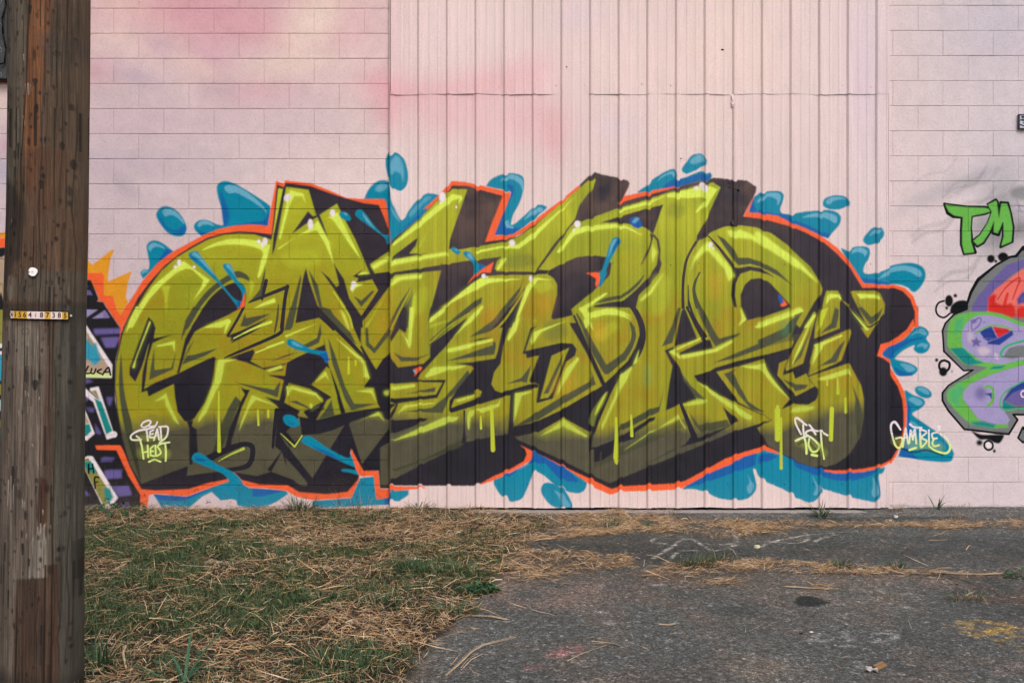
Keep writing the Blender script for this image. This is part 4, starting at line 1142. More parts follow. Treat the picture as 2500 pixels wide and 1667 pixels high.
# ================================================================ ribbed metal cladding
clad = thing('metal_cladding', (wx(1561), 0, 0), 'ribbed pink metal cladding between the two block walls, carrying most of the green lettering', 'cladding')
RIB0, RIBP = 1019.0, 69.79
def rib_profile(px0, px1):
    pts = []
    k = math.floor((px0 - RIB0) / RIBP) - 1
    while RIB0 + k * RIBP < px1 + RIBP:
        s = RIB0 + k * RIBP; k += 1
        pts += [(s, 0), (s + 4.6, .0165), (s + 6.6, .017), (s + 10.0, .0165), (s + 14.0, 0)]
        for a in (27.5, 49.0):
            pts += [(s + a, 0), (s + a + 1.1, .0022), (s + a + 5.3, .0022), (s + a + 6.4, 0)]
    xs = [p[0] for p in pts]; ys = [p[1] for p in pts]
    keep = [(x, y) for x, y in pts if px0 < x < px1]
    return [(px0, float(np.interp(px0, xs, ys)))] + keep + [(px1, float(np.interp(px1, xs, ys)))]
def panel(px0, px1, pyt, pyb, proud, seed, lap=0.0):
    R = np.random.RandomState(seed)
    prof = rib_profile(px0, px1)
    nz = max(3, int((pyb - pyt) / 60)); zs = np.linspace(wz(pyt), wz(pyb), nz + 1)
    V = []; amp = R.rand(4) * .0016; ph = R.rand(4) * 6.28
    for j, zz in enumerate(zs):
        for (p, q) in prof:
            x = wx(p)
            wob = sum(amp[i] * math.sin(ph[i] + zz * (1.1 + i) + x * (2.3 + 1.7 * i)) for i in range(4))
            if j == nz: wob += .002 * math.sin(x * 9 + seed) + .0012 * math.sin(x * 31)
            dz = (.0035 * math.sin(x * 5.1 + seed * 2) + .002 * math.sin(x * 17)) if j == nz else 0
            V.append((x - clad.location.x, -q - proud - wob - lap, zz + dz))
    n = len(prof); F = []
    for j in range(nz):
        for i in range(n - 1): F.append((j*n+i, (j+1)*n+i, (j+1)*n+i+1, j*n+i+1))
    me = np_mesh('metal_panel', V, np.array(F)); me.materials.append(MAT_STEEL)
    o = link('metal_panel', me, clad)
    sm = o.modifiers.new('thickness', 'SOLIDIFY'); sm.thickness = .0012; sm.offset = 1
    return o
lo_e = [953, 1159.5 - 1, 1438.8, 1717.9, 1997.1, 2170]
hi_e = [955, 1229.5, 1509.0, 1788.0, 1991.5, 2169]
for i in range(5): panel(lo_e[i] - (4 if i else 0), lo_e[i+1], 226, 1238.2, .004 + .0012 * (i % 2), 10 + i)
for i in range(5): panel(hi_e[i] - (4 if i else 0), hi_e[i+1], -560, 231.5, .0085 + .0014 * (i % 2), 30 + i)
for (a_, b_) in ((950.8, 953.2), (2168.8, 2171.0)):
    link('edge_trim', bm_mesh('edge_trim', lambda bm: add_box(bm, wx(a_) - clad.location.x, wx(b_) - clad.location.x, -.009, .02, wz(1239), wz(-560)), MAT_STEEL), clad)
def backing(bm): add_box(bm, wx(953) - clad.location.x, wx(2169) - clad.location.x, .03, .19, -.35, wz(-560))
link('backing', bm_mesh('backing', backing, MAT_DARK), clad)
def screws():
    R = random.Random(8)
    me = bm_mesh('screw', lambda bm: bmesh.ops.create_cone(bm, cap_ends=True, segments=8, radius1=.006, radius2=.004, depth=.005), MAT_STEEL)
    for i in range(17):
        for py in (205 + R.random() * 8, 640 + R.random() * 6, 1180):
            o = link('screw', me, clad); o.location = (wx(RIB0 - 5 + i * RIBP - 5) - clad.location.x, -.0105 if py < 230 else -.0075, wz(py)); o.rotation_euler = (math.radians(90), 0, 0)
screws()
# small damage: bullet-like hole, tear and the crushed rib
for (px, py, s) in ((1763.5, 123, .007), (1383, 165, .005), (1662, 388, .004)):
    def hole(bm):
        n = 9; R = random.Random(int(px)); c = bm.verts.new((0, 0, 0))
        ring = [bm.verts.new((s * (1.5 + R.random()) * math.cos(6.283 * i / n), 0, s * (.6 + .5 * R.random()) * math.sin(6.283 * i / n))) for i in range(n)]
        for i in range(n): bm.faces.new((c, ring[i], ring[(i + 1) % n]))
    o = link('puncture', bm_mesh('puncture', hole, MAT_DARK), clad); o.location = (wx(px) - clad.location.x, -.0135, wz(py))
for (x, y0, y1, w) in (  # the crushed lengths of rib right of the upper splash
(1783, 232, 262, 14), (1787, 452, 466, 18), (1783, 540, 552, 12), (1776, 436, 462, 10)):
    def flap(bm):
        R = random.Random(int(x + y0)); rows = []
        n = 5
        for i in range(n + 1):
            zz = wz(y0 + (y1 - y0) * i / n)
            rows.append([bm.verts.new((wx(x + w * j / 4 + R.gauss(0, .7)) - clad.location.x, -.006 - (.002 + R.random() * .007) * (1 if 0 < j < 4 and 0 < i < n else .1) - (.0195 if 1783 <= x <= 1790 and 0 < j < 4 else 0) * .6, zz + R.gauss(0, .0012))) for j in range(5)])
        for i in range(n):
            for j in range(4): bm.faces.new((rows[i][j], rows[i+1][j], rows[i+1][j+1], rows[i][j+1]))
    link('dented_rib', bm_mesh('dented_rib', flap, MAT_STEEL), clad)

# ================================================================ ground
GX0, GX1, GY0, GY1, GS = -6.0, 5.4, -6.2, 0.3, .006
GW, GH = int((GX1 - GX0) / GS), int((GY1 - GY0) / GS)
def gpix(x, y): return (x - GX0) / GS, (GY1 - y) / GS
def gp(px, py): return gpix(*ground_at(px, py))
def P_(s): return [tuple(float(v) for v in q.split(',')) for q in s.split()]
EDGE = P_('1190,1240 1210,1250 1340,1262 1330,1290 1250,1310 1290,1330 1240,1352 1215,1370 1255,1392 1200,1410 1210,1440 1150,1465 1165,1490 1120,1510 1095,1540 1060,1560 1045,1590 1000,1610 1010,1640 985,1667')
BAND1 = P_('1190,1246 1330,1258 1420,1256 1500,1246 1560,1250 1640,1262 1700,1268 1900,1274 2100,1276 2300,1274 2500,1274 2700,1272 2700,1286 2500,1288 2340,1292 2200,1288 2080,1292 1920,1294 1890,1306 1760,1318 1700,1300 1560,1302 1430,1308 1250,1322')
BAND2 = P_('1200,1325 1330,1345 1480,1352 1545,1362 1535,1385 1440,1392 1360,1408 1300,1424 1230,1412')
BAND3 = P_('1560,1398 1640,1378 1760,1372 1880,1374 2010,1378 2130,1384 2210,1390 2300,1396 2420,1402 2500,1404 2500,1409 2380,1408 2250,1404 2100,1404 1960,1402 1850,1394 1740,1398 1660,1412 1590,1414')
BAND4 = P_('1690,1412 1800,1414 1840,1422 1760,1432 1700,1428')
BAND5 = P_('1980,1432 2060,1436 2030,1444 1990,1442'), P_('2330,1456 2440,1458 2560,1452 2560,1462 2400,1466')
def ground_maps():
    SZ[:] = [GW, GH]
    def mask(polys, soft):
        m = np.zeros((GH, GW), np.float32)
        for q in polys:
            r = poly_mask(q, soft)
            if r is None: continue
            x0, y0, a = r; s_ = m[y0:y0 + a.shape[0], x0:x0 + a.shape[1]]; np.maximum(s_, a, out=s_)
        return m
    ga = [gpix(-6.5, .4), gpix(wx(1190), .4)] + [gp(*q) for q in EDGE] + [gpix(-.50, -4.6), gpix(-.62, -6.4), gpix(-6.5, -6.4)]
    grass = mask([ga], 3)
    bands = [[gp(*q) for q in b] for b in (BAND1, BAND2, BAND3, BAND4) + BAND5]
    band = mask(bands, 4)
    W = Wall(GW, GH); img = W.img
    n1 = fnoise(GW, GH, 160, 501, 4)[..., None]; n2 = fnoise(GW, GH, 36, 541, 3)[..., None]; n3 = fnoise(GW, GH, 7, 561, 2)[..., None]
    img[:] = lin((82, 83, 82))
    img *= 0.60 + .8 * n1
    a = np.clip((n2 - .48) * 4, 0, 1) * .55; img[:] = img * (1 - a) + lin((98, 88, 82)) * a
    a = np.clip((.42 - n1) * 5, 0, 1) * .4; img[:] = img * (1 - a) + lin((50, 52, 52)) * a
    def zone(pts, col, al, soft=22):
        m = poly_mask([gp(*q) for q in P_(pts)], soft)
        if m is None: return
        x0, y0, mm = m; nn = np.clip(fnoise(GW, GH, 26, 7, 3)[y0:y0+mm.shape[0], x0:x0+mm.shape[1]] * 2.2 - .45, 0, 1)
        W.comp((x0, y0, mm * nn), lin(col), al)
    zone('1200,1405 1400,1410 1560,1425 1480,1460 1400,1500 1300,1480 1180,1480', (117, 102, 96), .9)
    zone('1560,1385 1700,1400 1760,1440 1600,1420', (116, 101, 92), .8)
    zone('1900,1400 2500,1395 2500,1440 2300,1430 2000,1430 1880,1425', (111, 99, 91), .8)
    zone('1580,1425 1680,1430 1660,1475 1560,1470', (117, 102, 96), .7)
    zone('1800,1430 2200,1440 2260,1500 2100,1490 1900,1450', (109, 99, 92), .8)
    zone('1790,1600 1960,1620 1920,1667 1760,1667', (116, 104, 94), .8)
    zone('1450,1640 1560,1600 1700,1640 1640,1667', (92, 87, 86), .6)
    zone('1180,1250 2500,1250 2500,1262 1700,1262 1200,1262', (112, 106, 101), .8, 8)
    zone('2000,1262 2500,1262 2500,1272 2000,1272', (58, 59, 54), .8, 8)
    zone('2100,1310 2500,1310 2500,1380 2150,1370', (61, 63, 63), .7)
    zone('1500,1305 1800,1310 1850,1350 1560,1345', (69, 69, 69), .5)
    zone('1750,1480 1830,1470 1860,1500 1780,1520', (49, 49, 48), .6, 8)
    # dust and dirt round the dead grass
    g = np.clip(box(box(np.maximum(grass, band), 12), 12) * 1.5, 0, 1)[..., None] * np.clip(n2 * 1.9 - .3, 0, 1)
    img[:] = img * (1 - g * .7) + lin((98, 80, 66)) * g * .7
    gg = grass[..., None]
    soil = lin((44, 36, 30)) * (.65 + .7 * n2)
    img[:] = img * (1 - gg) + soil * gg
    # chalk, marking paint, oil
    rr = np.random.RandomState(9)
    def chalk(pts, w, col, al, jit=.0, soft=3):
        q = catmull([gp(*p) for p in P_(pts)], False, 8)
        m = line_mask(q, [w * (0.75 + .5 * rr.rand()) for _ in q], soft)
        if m is None: return
        x0, y0, mm = m; h, w2 = mm.shape
        nn = np.clip(n3[y0:y0+h, x0:x0+w2, 0] * 4.5 - 1.5, .12, 1) * (.45 + .55 * n2[y0:y0+h, x0:x0+w2, 0])
        W.comp((x0, y0, mm * nn), lin(col), al)
    for s_ in ('1640,1304 1590,1318 1625,1327', '1595,1362 1640,1335 1675,1315 1720,1327 1745,1331', '1640,1362 1660,1347 1700,1345', '1790,1303 1800,1325 1760,1330',
               '1850,1338 1885,1322 1960,1308 2055,1302', '1880,1320 1950,1326 1975,1312 1960,1300', '1985,1330 2000,1318 2040,1308', '1700,1322 1740,1345 1800,1330'):
        chalk(s_, 4.4, (168, 164, 160), .9)
    for s_ in ('1990,1553 2005,1545 2030,1550 2010,1562 1985,1560', '1950,1570 1985,1560', '2040,1558 2060,1538 2075,1560 2100,1545', '2115,1548 2150,1542 2190,1546 2170,1556 2120,1560 2115,1550',
               '2060,1572 2110,1570', '2160,1440 2200,1432 2240,1440', '2140,1440 2170,1450 2240,1446', '2210,1480 2230,1482', '1980,1455 2010,1450 2030,1462', '1590,1425 1620,1423', '1460,1495 1475,1498', '1480,1525 1495,1528', '1560,1497 1600,1500', '2095,1610 2100,1625'):
        chalk(s_, 6, (156, 154, 154), .62)
    for s_ in ('2318,1528 2335,1530', '2345,1520 2390,1515 2420,1520', '2350,1522 2400,1545 2425,1540', '2355,1545 2380,1552 2420,1542 2435,1535', '2440,1562 2480,1557 2495,1553', '2455,1572 2490,1575', '2475,1530 2510,1535', '2490,1583 2520,1590', '2450,1520 2465,1545'):
        chalk(s_, 9, (170, 138, 62), .6)
    for s_ in ('1352,1603 1375,1590 1402,1582', '1380,1598 1404,1588', '1295,1632 1310,1625'):
        chalk(s_, 13, (150, 104, 104), .5)
    for s_ in ('2240,1445 2290,1450', '2430,1640 2500,1620'): chalk(s_, 14, (128, 112, 110), .4)
    for s_ in ('1252,1416 1290,1425 1330,1423 1380,1430 1440,1428', '1650,1440 1690,1432 1730,1436', '1560,1406 1700,1404 1850,1399 2000,1401 2200,1402 2420,1408', '2240,1408 2280,1412 2330,1409', '1470,1388 1500,1390 1535,1386', '2180,1395 2300,1400 2420,1440 2440,1455'):
        q = catmull([gp(*p) for p in P_(s_)], False, 8); q = [(a + rr.normal(0, .7), b + rr.normal(0, .7)) for a, b in q]
        W.comp(line_mask(q, [rr.uniform(.8, 2.4) for _ in q], 1.2), lin((30, 28, 27)), .75)
    m = poly_mask(catmull([gp(*q) for q in P_('1938,1468 1950,1455 1975,1454 1998,1459 2012,1466 2027,1470 2005,1477 1975,1479 1950,1476')]), 2); W.comp(m, lin((34, 40, 40)), .95)
    img *= .9 + .2 * n3
    halo = np.clip(box(box(np.maximum(band, grass), 22), 22) * 1.3, 0, 1)
    return W.img, grass, band, halo
g_img, g_grass, g_band, g_halo = ground_maps()
ground_img = new_image('ground_colour', g_img)
def smooth(a, b, x): t = np.clip((x - a) / (b - a), 0, 1); return t * t * (3 - 2 * t)
def height(x, y):
    x = np.asarray(x, float); y = np.asarray(y, float)
    h = .006 * np.sin(x * 1.7 + 1) * np.sin(y * 1.3) + .004 * np.sin(x * 4.1 + y * 2.2) + .003 * np.sin(x * 7.7 - y * 6.1 + 2)
    h = h * smooth(0.0, -.5, y)
    h = h + .030 * smooth(2.6, 3.4, x) * np.exp(np.minimum(y, 0) / .22)
    h = h + .012 * smooth(wx(1190), wx(1100), x) * smooth(-1, 0, y)
    return h
nx, ny = 300, 190
xs = np.linspace(-9, 9, nx + 1); ys = np.linspace(-9.5, .18, ny + 1)
XX, YY = np.meshgrid(xs, ys); ZZ = height(XX, YY)
ii = np.arange(nx)[None, :] + np.arange(ny)[:, None] * (nx + 1)
FF = np.stack([ii, ii + 1, ii + nx + 2, ii + nx + 1], -1).reshape(-1, 4)
me = np_mesh('asphalt_ground', np.stack([XX, YY, ZZ], -1), FF, smooth=True)
k = Mat('asphalt', .88, .25)
geo = k.node('ShaderNodeNewGeometry'); pos = geo.outputs['Position']
mp = k.node('ShaderNodeMapping'); k.link(pos, mp.inputs[0])
mp.inputs['Location'].default_value = (-GX0 / (GW * GS), 1 - GY1 / (GH * GS), 0); mp.inputs['Scale'].default_value = (1 / (GW * GS), 1 / (GH * GS), 1)
tx = k.node('ShaderNodeTexImage', image=ground_img, extension='EXTEND'); k.link(mp.outputs[0], tx.inputs[0])
v1 = k.node('ShaderNodeTexVoronoi'); v1.inputs['Scale'].default_value = 150; k.link(pos, v1.inputs['Vector'])
v2 = k.node('ShaderNodeTexVoronoi'); v2.inputs['Scale'].default_value = 62; k.link(pos, v2.inputs['Vector'])
sepc = k.node('ShaderNodeSeparateColor'); k.link(v1.outputs['Color'], sepc.inputs[0])
sepd = k.node('ShaderNodeSeparateColor'); k.link(v2.outputs['Color'], sepd.inputs[0])
stone = k.ramp(sepc.outputs[0], [(0, .5), (.5, .85), (.8, 1.15), (.95, 2.1)])
stone2 = k.ramp(sepd.outputs[1], [(0, .6), (.6, .98), (.93, 1.2), (1, 2.3)])
c = k.mulcol(tx.outputs[0], stone, amount=.95); c = k.mulcol(c, stone2, amount=.9)
c = k.mulcol(c, k.ramp(k.noise(pos, 26, 5, .75), [(.32, .62), (.5, .98), (.68, 1.42)]), amount=.9)
k.link(c, k.b.inputs['Base Color'])
hgt_ = k.math('ADD', k.math('MULTIPLY', v1.outputs['Distance'], -1.0), k.math('MULTIPLY', k.noise(pos, 40, 4, .7), 1.4))
k.link(k.bump(hgt_, .9, .006), k.b.inputs['Normal'])
me.materials.append(k.m)
tag(link('asphalt_ground', me), 'worn grey asphalt yard with dirt stains and chalk scribbles in front of the wall', None, None, 'structure')
# far ground plate to the horizon
def far_ground(bm):
    add_box(bm, -160, 160, -160, -9.45, -.6, -.03); add_box(bm, -160, -8.95, -9.5, .18, -.6, -.03); add_box(bm, 8.95, 160, -9.5, .18, -.6, -.03); add_box(bm, -160, 160, .2, 60, -.6, -.03)
tag(link('far_ground', bm_mesh('far_ground', far_ground, plain('far_asphalt', (.085, .08, .075), .9, .2, 8, .3))), 'bare grey ground stretching away round the yard', None, None, 'structure')
# concrete sill under the cladding
def sill(bm):
    n = 90; rows = []
    for i in range(n + 1):
        x = wx(1120 + (2172 - 1120) * i / n); R = random.Random(i * 7)
        f = -.115 + R.gauss(0, .006)
        rows.append([bm.verts.new(p) for p in ((x, .03, -.1), (x, .03, .004), (x, -.02, .005 + R.gauss(0, .001)), (x, f + .02, .005 + R.gauss(0, .001)), (x, f, .001), (x, f - .02, -.05))])
    for i in range(n):
        for j in range(5): bm.faces.new((rows[i][j], rows[i+1][j], rows[i+1][j+1], rows[i][j+1]))
tag(link('concrete_sill', bm_mesh('concrete_sill', sill, plain('sill_concrete', (.27, .235, .225), .9, .2, 45, .35, .004), True)), 'narrow pale concrete ledge along the foot of the metal cladding', None, None, 'structure')

# ================================================================ dead and living grass
rng = np.random.RandomState(42)
def samp(m, x, y):
    u = np.clip(((x - GX0) / GS).astype(int), 0, GW - 1); v = np.clip(((GY1 - y) / GS).astype(int), 0, GH - 1)
    return m[v, u]
def strands(x, y, L, Wd, ang, pitch, bend, zoff, col, flat):
    """ribbons of two quads; pitch = start angle over the ground, bend = change of pitch, flat = 1 lies face up"""
    n = len(x)
    dx, dy = np.cos(ang), np.sin(ang)
    z0 = height(x, y) + zoff
    p1 = pitch; p2 = pitch + bend
    a = np.stack([x, y, z0], -1)
    b = a + np.stack([dx * np.cos(p1), dy * np.cos(p1), np.sin(p1)], -1) * (L * .5)[:, None]
    c = b + np.stack([dx * np.cos(p2), dy * np.cos(p2), np.sin(p2)], -1) * (L * .5)[:, None]
    c[:, 2] = np.maximum(c[:, 2], height(c[:, 0], c[:, 1]) + .002); b[:, 2] = np.maximum(b[:, 2], height(b[:, 0], b[:, 1]) + .003)
    w = np.stack([-dy, dx, flat], -1) * Wd[:, None] * .5
    V = np.stack([a - w, a + w, b - w * .95, b + w * .95, c - w * .25, c + w * .25], 1)
    i = np.arange(n)[:, None] * 6
    F = np.concatenate([i + np.array([[0, 1, 3, 2]]), i + np.array([[2, 3, 5, 4]])], 0)
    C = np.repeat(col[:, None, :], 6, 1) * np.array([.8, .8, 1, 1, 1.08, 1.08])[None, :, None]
    return V.reshape(-1, 3), F, C.reshape(-1, 3)
def merge(parts):
    V, F, C = [], [], []; o = 0
    for v, f, c in parts: V.append(v); F.append(f + o); C.append(c); o += len(v)
    return np.concatenate(V), np.concatenate(F), np.concatenate(C)
def tint_mat(name, rough, spec, trans=0.0):
    k = Mat(name, rough, spec); at = k.node('ShaderNodeVertexColor'); at.layer_name = 'tint'
    tc = k.node('ShaderNodeNewGeometry')
    k.link(k.mulcol(at.outputs[0], k.ramp(k.noise(tc.outputs['Position'], 90, 2), [(.3, .8), (.7, 1.15)])), k.b.inputs['Base Color'])
    if trans:
        k.b.inputs['Subsurface Weight'].default_value = 0
        t = k.node('ShaderNodeBsdfTranslucent'); k.link(at.outputs[0], t.inputs[0]); mx = k.node('ShaderNodeMixShader'); mx.inputs[0].default_value = trans
        k.link(k.b.outputs[0], mx.inputs[1]); k.link(t.outputs[0], mx.inputs[2]); k.link(mx.outputs[0], k.n['Material Output'].inputs['Surface'])
    return k.m
MAT_STRAW = tint_mat('dry_straw', .75, .3, .12); MAT_GREEN = tint_mat('green_blade', .55, .35, .2)
def cloud(n, x0, x1, y0, y1): return rng.uniform(x0, x1, n), rng.uniform(y0, y1, n)
pn = fnoise(GW, GH, 110, 900, 3); pn2 = fnoise(GW, GH, 40, 930, 3)
def straw_cols(n, lo=.5, hi=1.12):
    t = rng.rand(n)[:, None]; base = np.array([.66, .45, .265]) * (1 - t) + np.array([.46, .26, .125]) * t
    pale = (rng.rand(n) < .10)[:, None]; base = np.where(pale, np.array([.78, .62, .45]), base)
    return base * rng.uniform(lo, hi, n)[:, None]
parts = []
# matted thatch and straw
x, y = cloud(260000, -5.2, 5.0, -4.9, .02)
x2, y2 = cloud(260000, -1.2, 5.0, -2.9, .02); m2 = (samp(g_grass, x2, y2) < .5) & (samp(g_band, x2, y2) > .2); x = np.concatenate([x, x2[m2]]); y = np.concatenate([y, y2[m2]])
g = samp(g_grass, x, y); b = samp(g_band, x, y); q = samp(pn2, x, y)
wallside = smooth(-1.6, -.05, y)
rightside = smooth(-1.1, -.2, x) 
patch = samp(pn, x, y)
green_f = np.clip((patch - .46) * 6 + .48, 0, 1) * (1 - .72 * wallside) * (1 - .55 * rightside)
for (px, py, r, s_) in ((1040, 1385, .55, .9), (900, 1420, .5, .5), (450, 1330, .7, .6), (560, 1290, .6, .4), (1180, 1440, .18, 1), (420, 1640, .5, .6), (800, 1620, .5, .5), (330, 1460, .5, .5), (720, 1350, .7, .4), (1000, 1620, .3, .6), (260, 1320, .6, .4), (380, 1400, .7, .45), (560, 1290, .6, .3), (640, 1560, .45, -.5), (760, 1520, .35, -.4), (520, 1620, .25, -.4)):
    cx, cy = ground_at(px, py); green_f = np.clip(green_f + s_ * np.exp(-(((x - cx) ** 2 + (y - cy) ** 2) / (r * .5) ** 2)), 0, 1)
qf = samp(fnoise(GW, GH, 9, 1234, 2), x, y)
dens = g * (1 - .74 * green_f) * .88 * np.clip(q * 3.4 - .75, .22, 1) + (1 - g) * (np.clip(b, 0, 1) ** 2 * .8 * np.clip(q * 4.4 - 1.75, .03, 1) * np.clip(qf * 5 - 2.0, .05, 1) + .16 * samp(g_halo, x, y) * np.clip(qf * 4 - 1.6, 0, 1)) + (1 - g) * (1 - b) * .0035
keep = rng.rand(len(x)) < dens
x, y, b_, g_ = x[keep], y[keep], b[keep], g[keep]
n = len(x)
L = rng.uniform(.025, .085, n) * np.where(g_ > .5, 1, .9); Wd = rng.uniform(.0010, .0026, n)
ang = rng.uniform(0, 6.283, n); ang = np.where((g_ < .5) & (b_ > .3), rng.normal(0, .6, n) + np.where(rng.rand(n) < .5, math.pi, 0), ang)
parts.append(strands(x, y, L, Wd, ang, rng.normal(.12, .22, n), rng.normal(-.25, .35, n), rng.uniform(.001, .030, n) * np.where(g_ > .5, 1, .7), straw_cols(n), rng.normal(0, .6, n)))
# longer bleached stalks on top
x, y = cloud(17000, -4.8, 4.9, -4.8, -.02); g = samp(g_grass, x, y); b = samp(g_band, x, y)
keep = rng.rand(len(x)) < g * .60 + b * .2 * (1 - g) + .22 * samp(g_halo, x, y) ** 2 * (1 - g) * (x < .6) + .006; x, y = x[keep], y[keep]; n = len(x)
parts.append(strands(x, y, rng.uniform(.08, .22, n), rng.uniform(.0016, .0040, n), rng.uniform(0, 6.283, n), rng.normal(.05, .12, n), rng.normal(-.08, .2, n), rng.uniform(.006, .034, n), straw_cols(n, .8, 1.25), rng.normal(0, .4, n)))
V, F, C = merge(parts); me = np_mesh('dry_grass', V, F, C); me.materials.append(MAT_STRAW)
tag(link('dry_grass', me), 'dry tan straw and dead cut grass lying over the soil and along the asphalt cracks', None, None, 'stuff')
# green blades
parts = []
x, y = cloud(340000, -5.2, 1.2, -4.9, -.02)
g = samp(g_grass, x, y); wallside = smooth(-1.6, -.05, y); rightside = smooth(-1.1, -.2, x); patch = samp(pn, x, y)
green_f = np.clip((patch - .46) * 6 + .48, 0, 1) * (1 - .72 * wallside) * (1 - .55 * rightside)
for (px, py, r, s_) in ((1040, 1385, .55, .9), (900, 1420, .5, .5), (450, 1330, .7, .6), (560, 1290, .6, .4), (1180, 1440, .18, 1), (420, 1640, .5, .6), (800, 1620, .5, .5), (330, 1460, .5, .5), (720, 1350, .7, .4), (1000, 1620, .3, .6), (260, 1320, .6, .4), (380, 1400, .7, .45), (560, 1290, .6, .3), (640, 1560, .45, -.5), (760, 1520, .35, -.4), (520, 1620, .25, -.4)):
    cx, cy = ground_at(px, py); green_f = np.clip(green_f + s_ * np.exp(-(((x - cx) ** 2 + (y - cy) ** 2) / (r * .5) ** 2)), 0, 1)
q = samp(pn2, x, y)
keep = rng.rand(len(x)) < g * green_f * np.clip((1.02 - q) * 3.2 - .85, .16, 1) * .95; x, y = x[keep], y[keep]; n = len(x)
t = rng.rand(n)[:, None]; colg = np.array([.036, .085, .036]) * (1 - t) + np.array([.095, .120, .042]) * t
colg = colg * rng.uniform(.6, 1.35, n)[:, None]
parts.append(strands(x, y, rng.uniform(.022, .070, n), rng.uniform(.0018, .0044, n), rng.uniform(0, 6.283, n), rng.uniform(.15, 1.4, n), rng.normal(-.5, .4, n), rng.uniform(0, .01, n), colg, rng.normal(0, .3, n)))
V, F, C = merge(parts); me = np_mesh('grass', V, F, C); me.materials.append(MAT_GREEN)
tag(link('grass', me), 'short green grass growing in patches through the straw left of the asphalt', None, None, 'stuff')
# clover-like ground leaves
x, y = cloud(5200, -5.0, 0, -4.8, -.3); g = samp(g_grass, x, y); q = samp(fnoise(GW, GH, 70, 960, 2), x, y)
keep = rng.rand(len(x)) < g * np.clip((q - .55) * 8, 0.02, .9); x, y = x[keep], y[keep]; n = len(x)
ang = rng.uniform(0, 6.283, n); r = rng.uniform(.006, .017, n); z = height(x, y) + rng.uniform(.012, .035, n)
ca, sa = np.cos(ang), np.sin(ang); til = rng.normal(0, .35, n)
def leaf_pt(u, v): return np.stack([x + r * (u * ca - v * sa), y + r * (u * sa + v * ca), z + r * u * til - abs(v) * r * .2], -1)
V = np.stack([leaf_pt(-1, 0), leaf_pt(-.3, .62), leaf_pt(.6, .6), leaf_pt(1.05, 0), leaf_pt(.6, -.6), leaf_pt(-.3, -.62)], 1).reshape(-1, 3)
i = np.arange(n)[:, None] * 6; F = np.concatenate([i + np.array([[0, 1, 2, 3]]), i + np.array([[0, 3, 4, 5]])], 0)
colg = np.array([.045, .105, .050]) * rng.uniform(.6, 1.3, n)[:, None]
me = np_mesh('ground_cover', V, F, np.repeat(colg[:, None, :], 6, 1).reshape(-1, 3)); me.materials.append(MAT_GREEN)
tag(link('ground_cover', me), 'small round green weed leaves low among the straw', None, None, 'stuff')

# ================================================================ single weeds, tufts
def blade_mesh(x, y, L, Wd, ang, pitch, bend, col, segs=5):
    V, F, C = [], [], []
    n = len(x)
    for i in range(n):
        p = np.array([x[i], y[i], 0.0]); a = pitch[i]; w = np.array([-math.sin(ang[i]), math.cos(ang[i]), 0]); o = len(V)
        for s_ in range(segs + 1):
            t = s_ / segs; wd = Wd[i] * (.55 + 1.2 * t * (1 - t) * 2) * (1 - t ** 3) * .5 + .0002
            V += [tuple(p - w * wd), tuple(p + np.array([0, 0, -wd * .5])), tuple(p + w * wd)]
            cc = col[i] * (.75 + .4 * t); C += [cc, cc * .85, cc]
            p = p + np.array([math.cos(ang[i]) * math.cos(a), math.sin(ang[i]) * math.cos(a), math.sin(a)]) * L[i] / segs
            p[2] = max(p[2], .004); a += bend[i] / segs
        for s_ in range(segs):
            for j in range(2): F.append((o + s_*3 + j, o + s_*3 + j + 1, o + s_*3 + j + 4, o + s_*3 + j + 3))
    return np.array(V), np.array(F), np.array(C)
def tuft(px, py, n, L, spread, label, wide=.003, dead=.25, col=(.05, .105, .045), group=None, up=(.7, 1.5)):
    X, Y = ground_at(px, py); r = np.random.RandomState(int(px * 7 + py))
    a = r.uniform(0, 6.283, n); d = r.rand(n) ** .7 * spread
    cols = np.array(col) * r.uniform(.6, 1.35, n)[:, None]
    dd = r.rand(n) < dead; cols[dd] = np.array([.40, .27, .16]) * r.uniform(.6, 1.1, dd.sum())[:, None]
    V, F, C = blade_mesh(np.cos(a) * d, np.sin(a) * d * .6, r.uniform(.5, 1.1, n) * L, r.uniform(.7, 1.3, n) * wide, a + r.normal(0, .5, n), r.uniform(up[0], up[1], n), -r.uniform(.3, 1.4, n), cols)
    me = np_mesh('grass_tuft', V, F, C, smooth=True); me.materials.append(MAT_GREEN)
    o = link('grass_tuft', me); o.location = (X, min(Y, -.02), float(height(X, Y))); return tag(o, label, 'grass tuft', group)
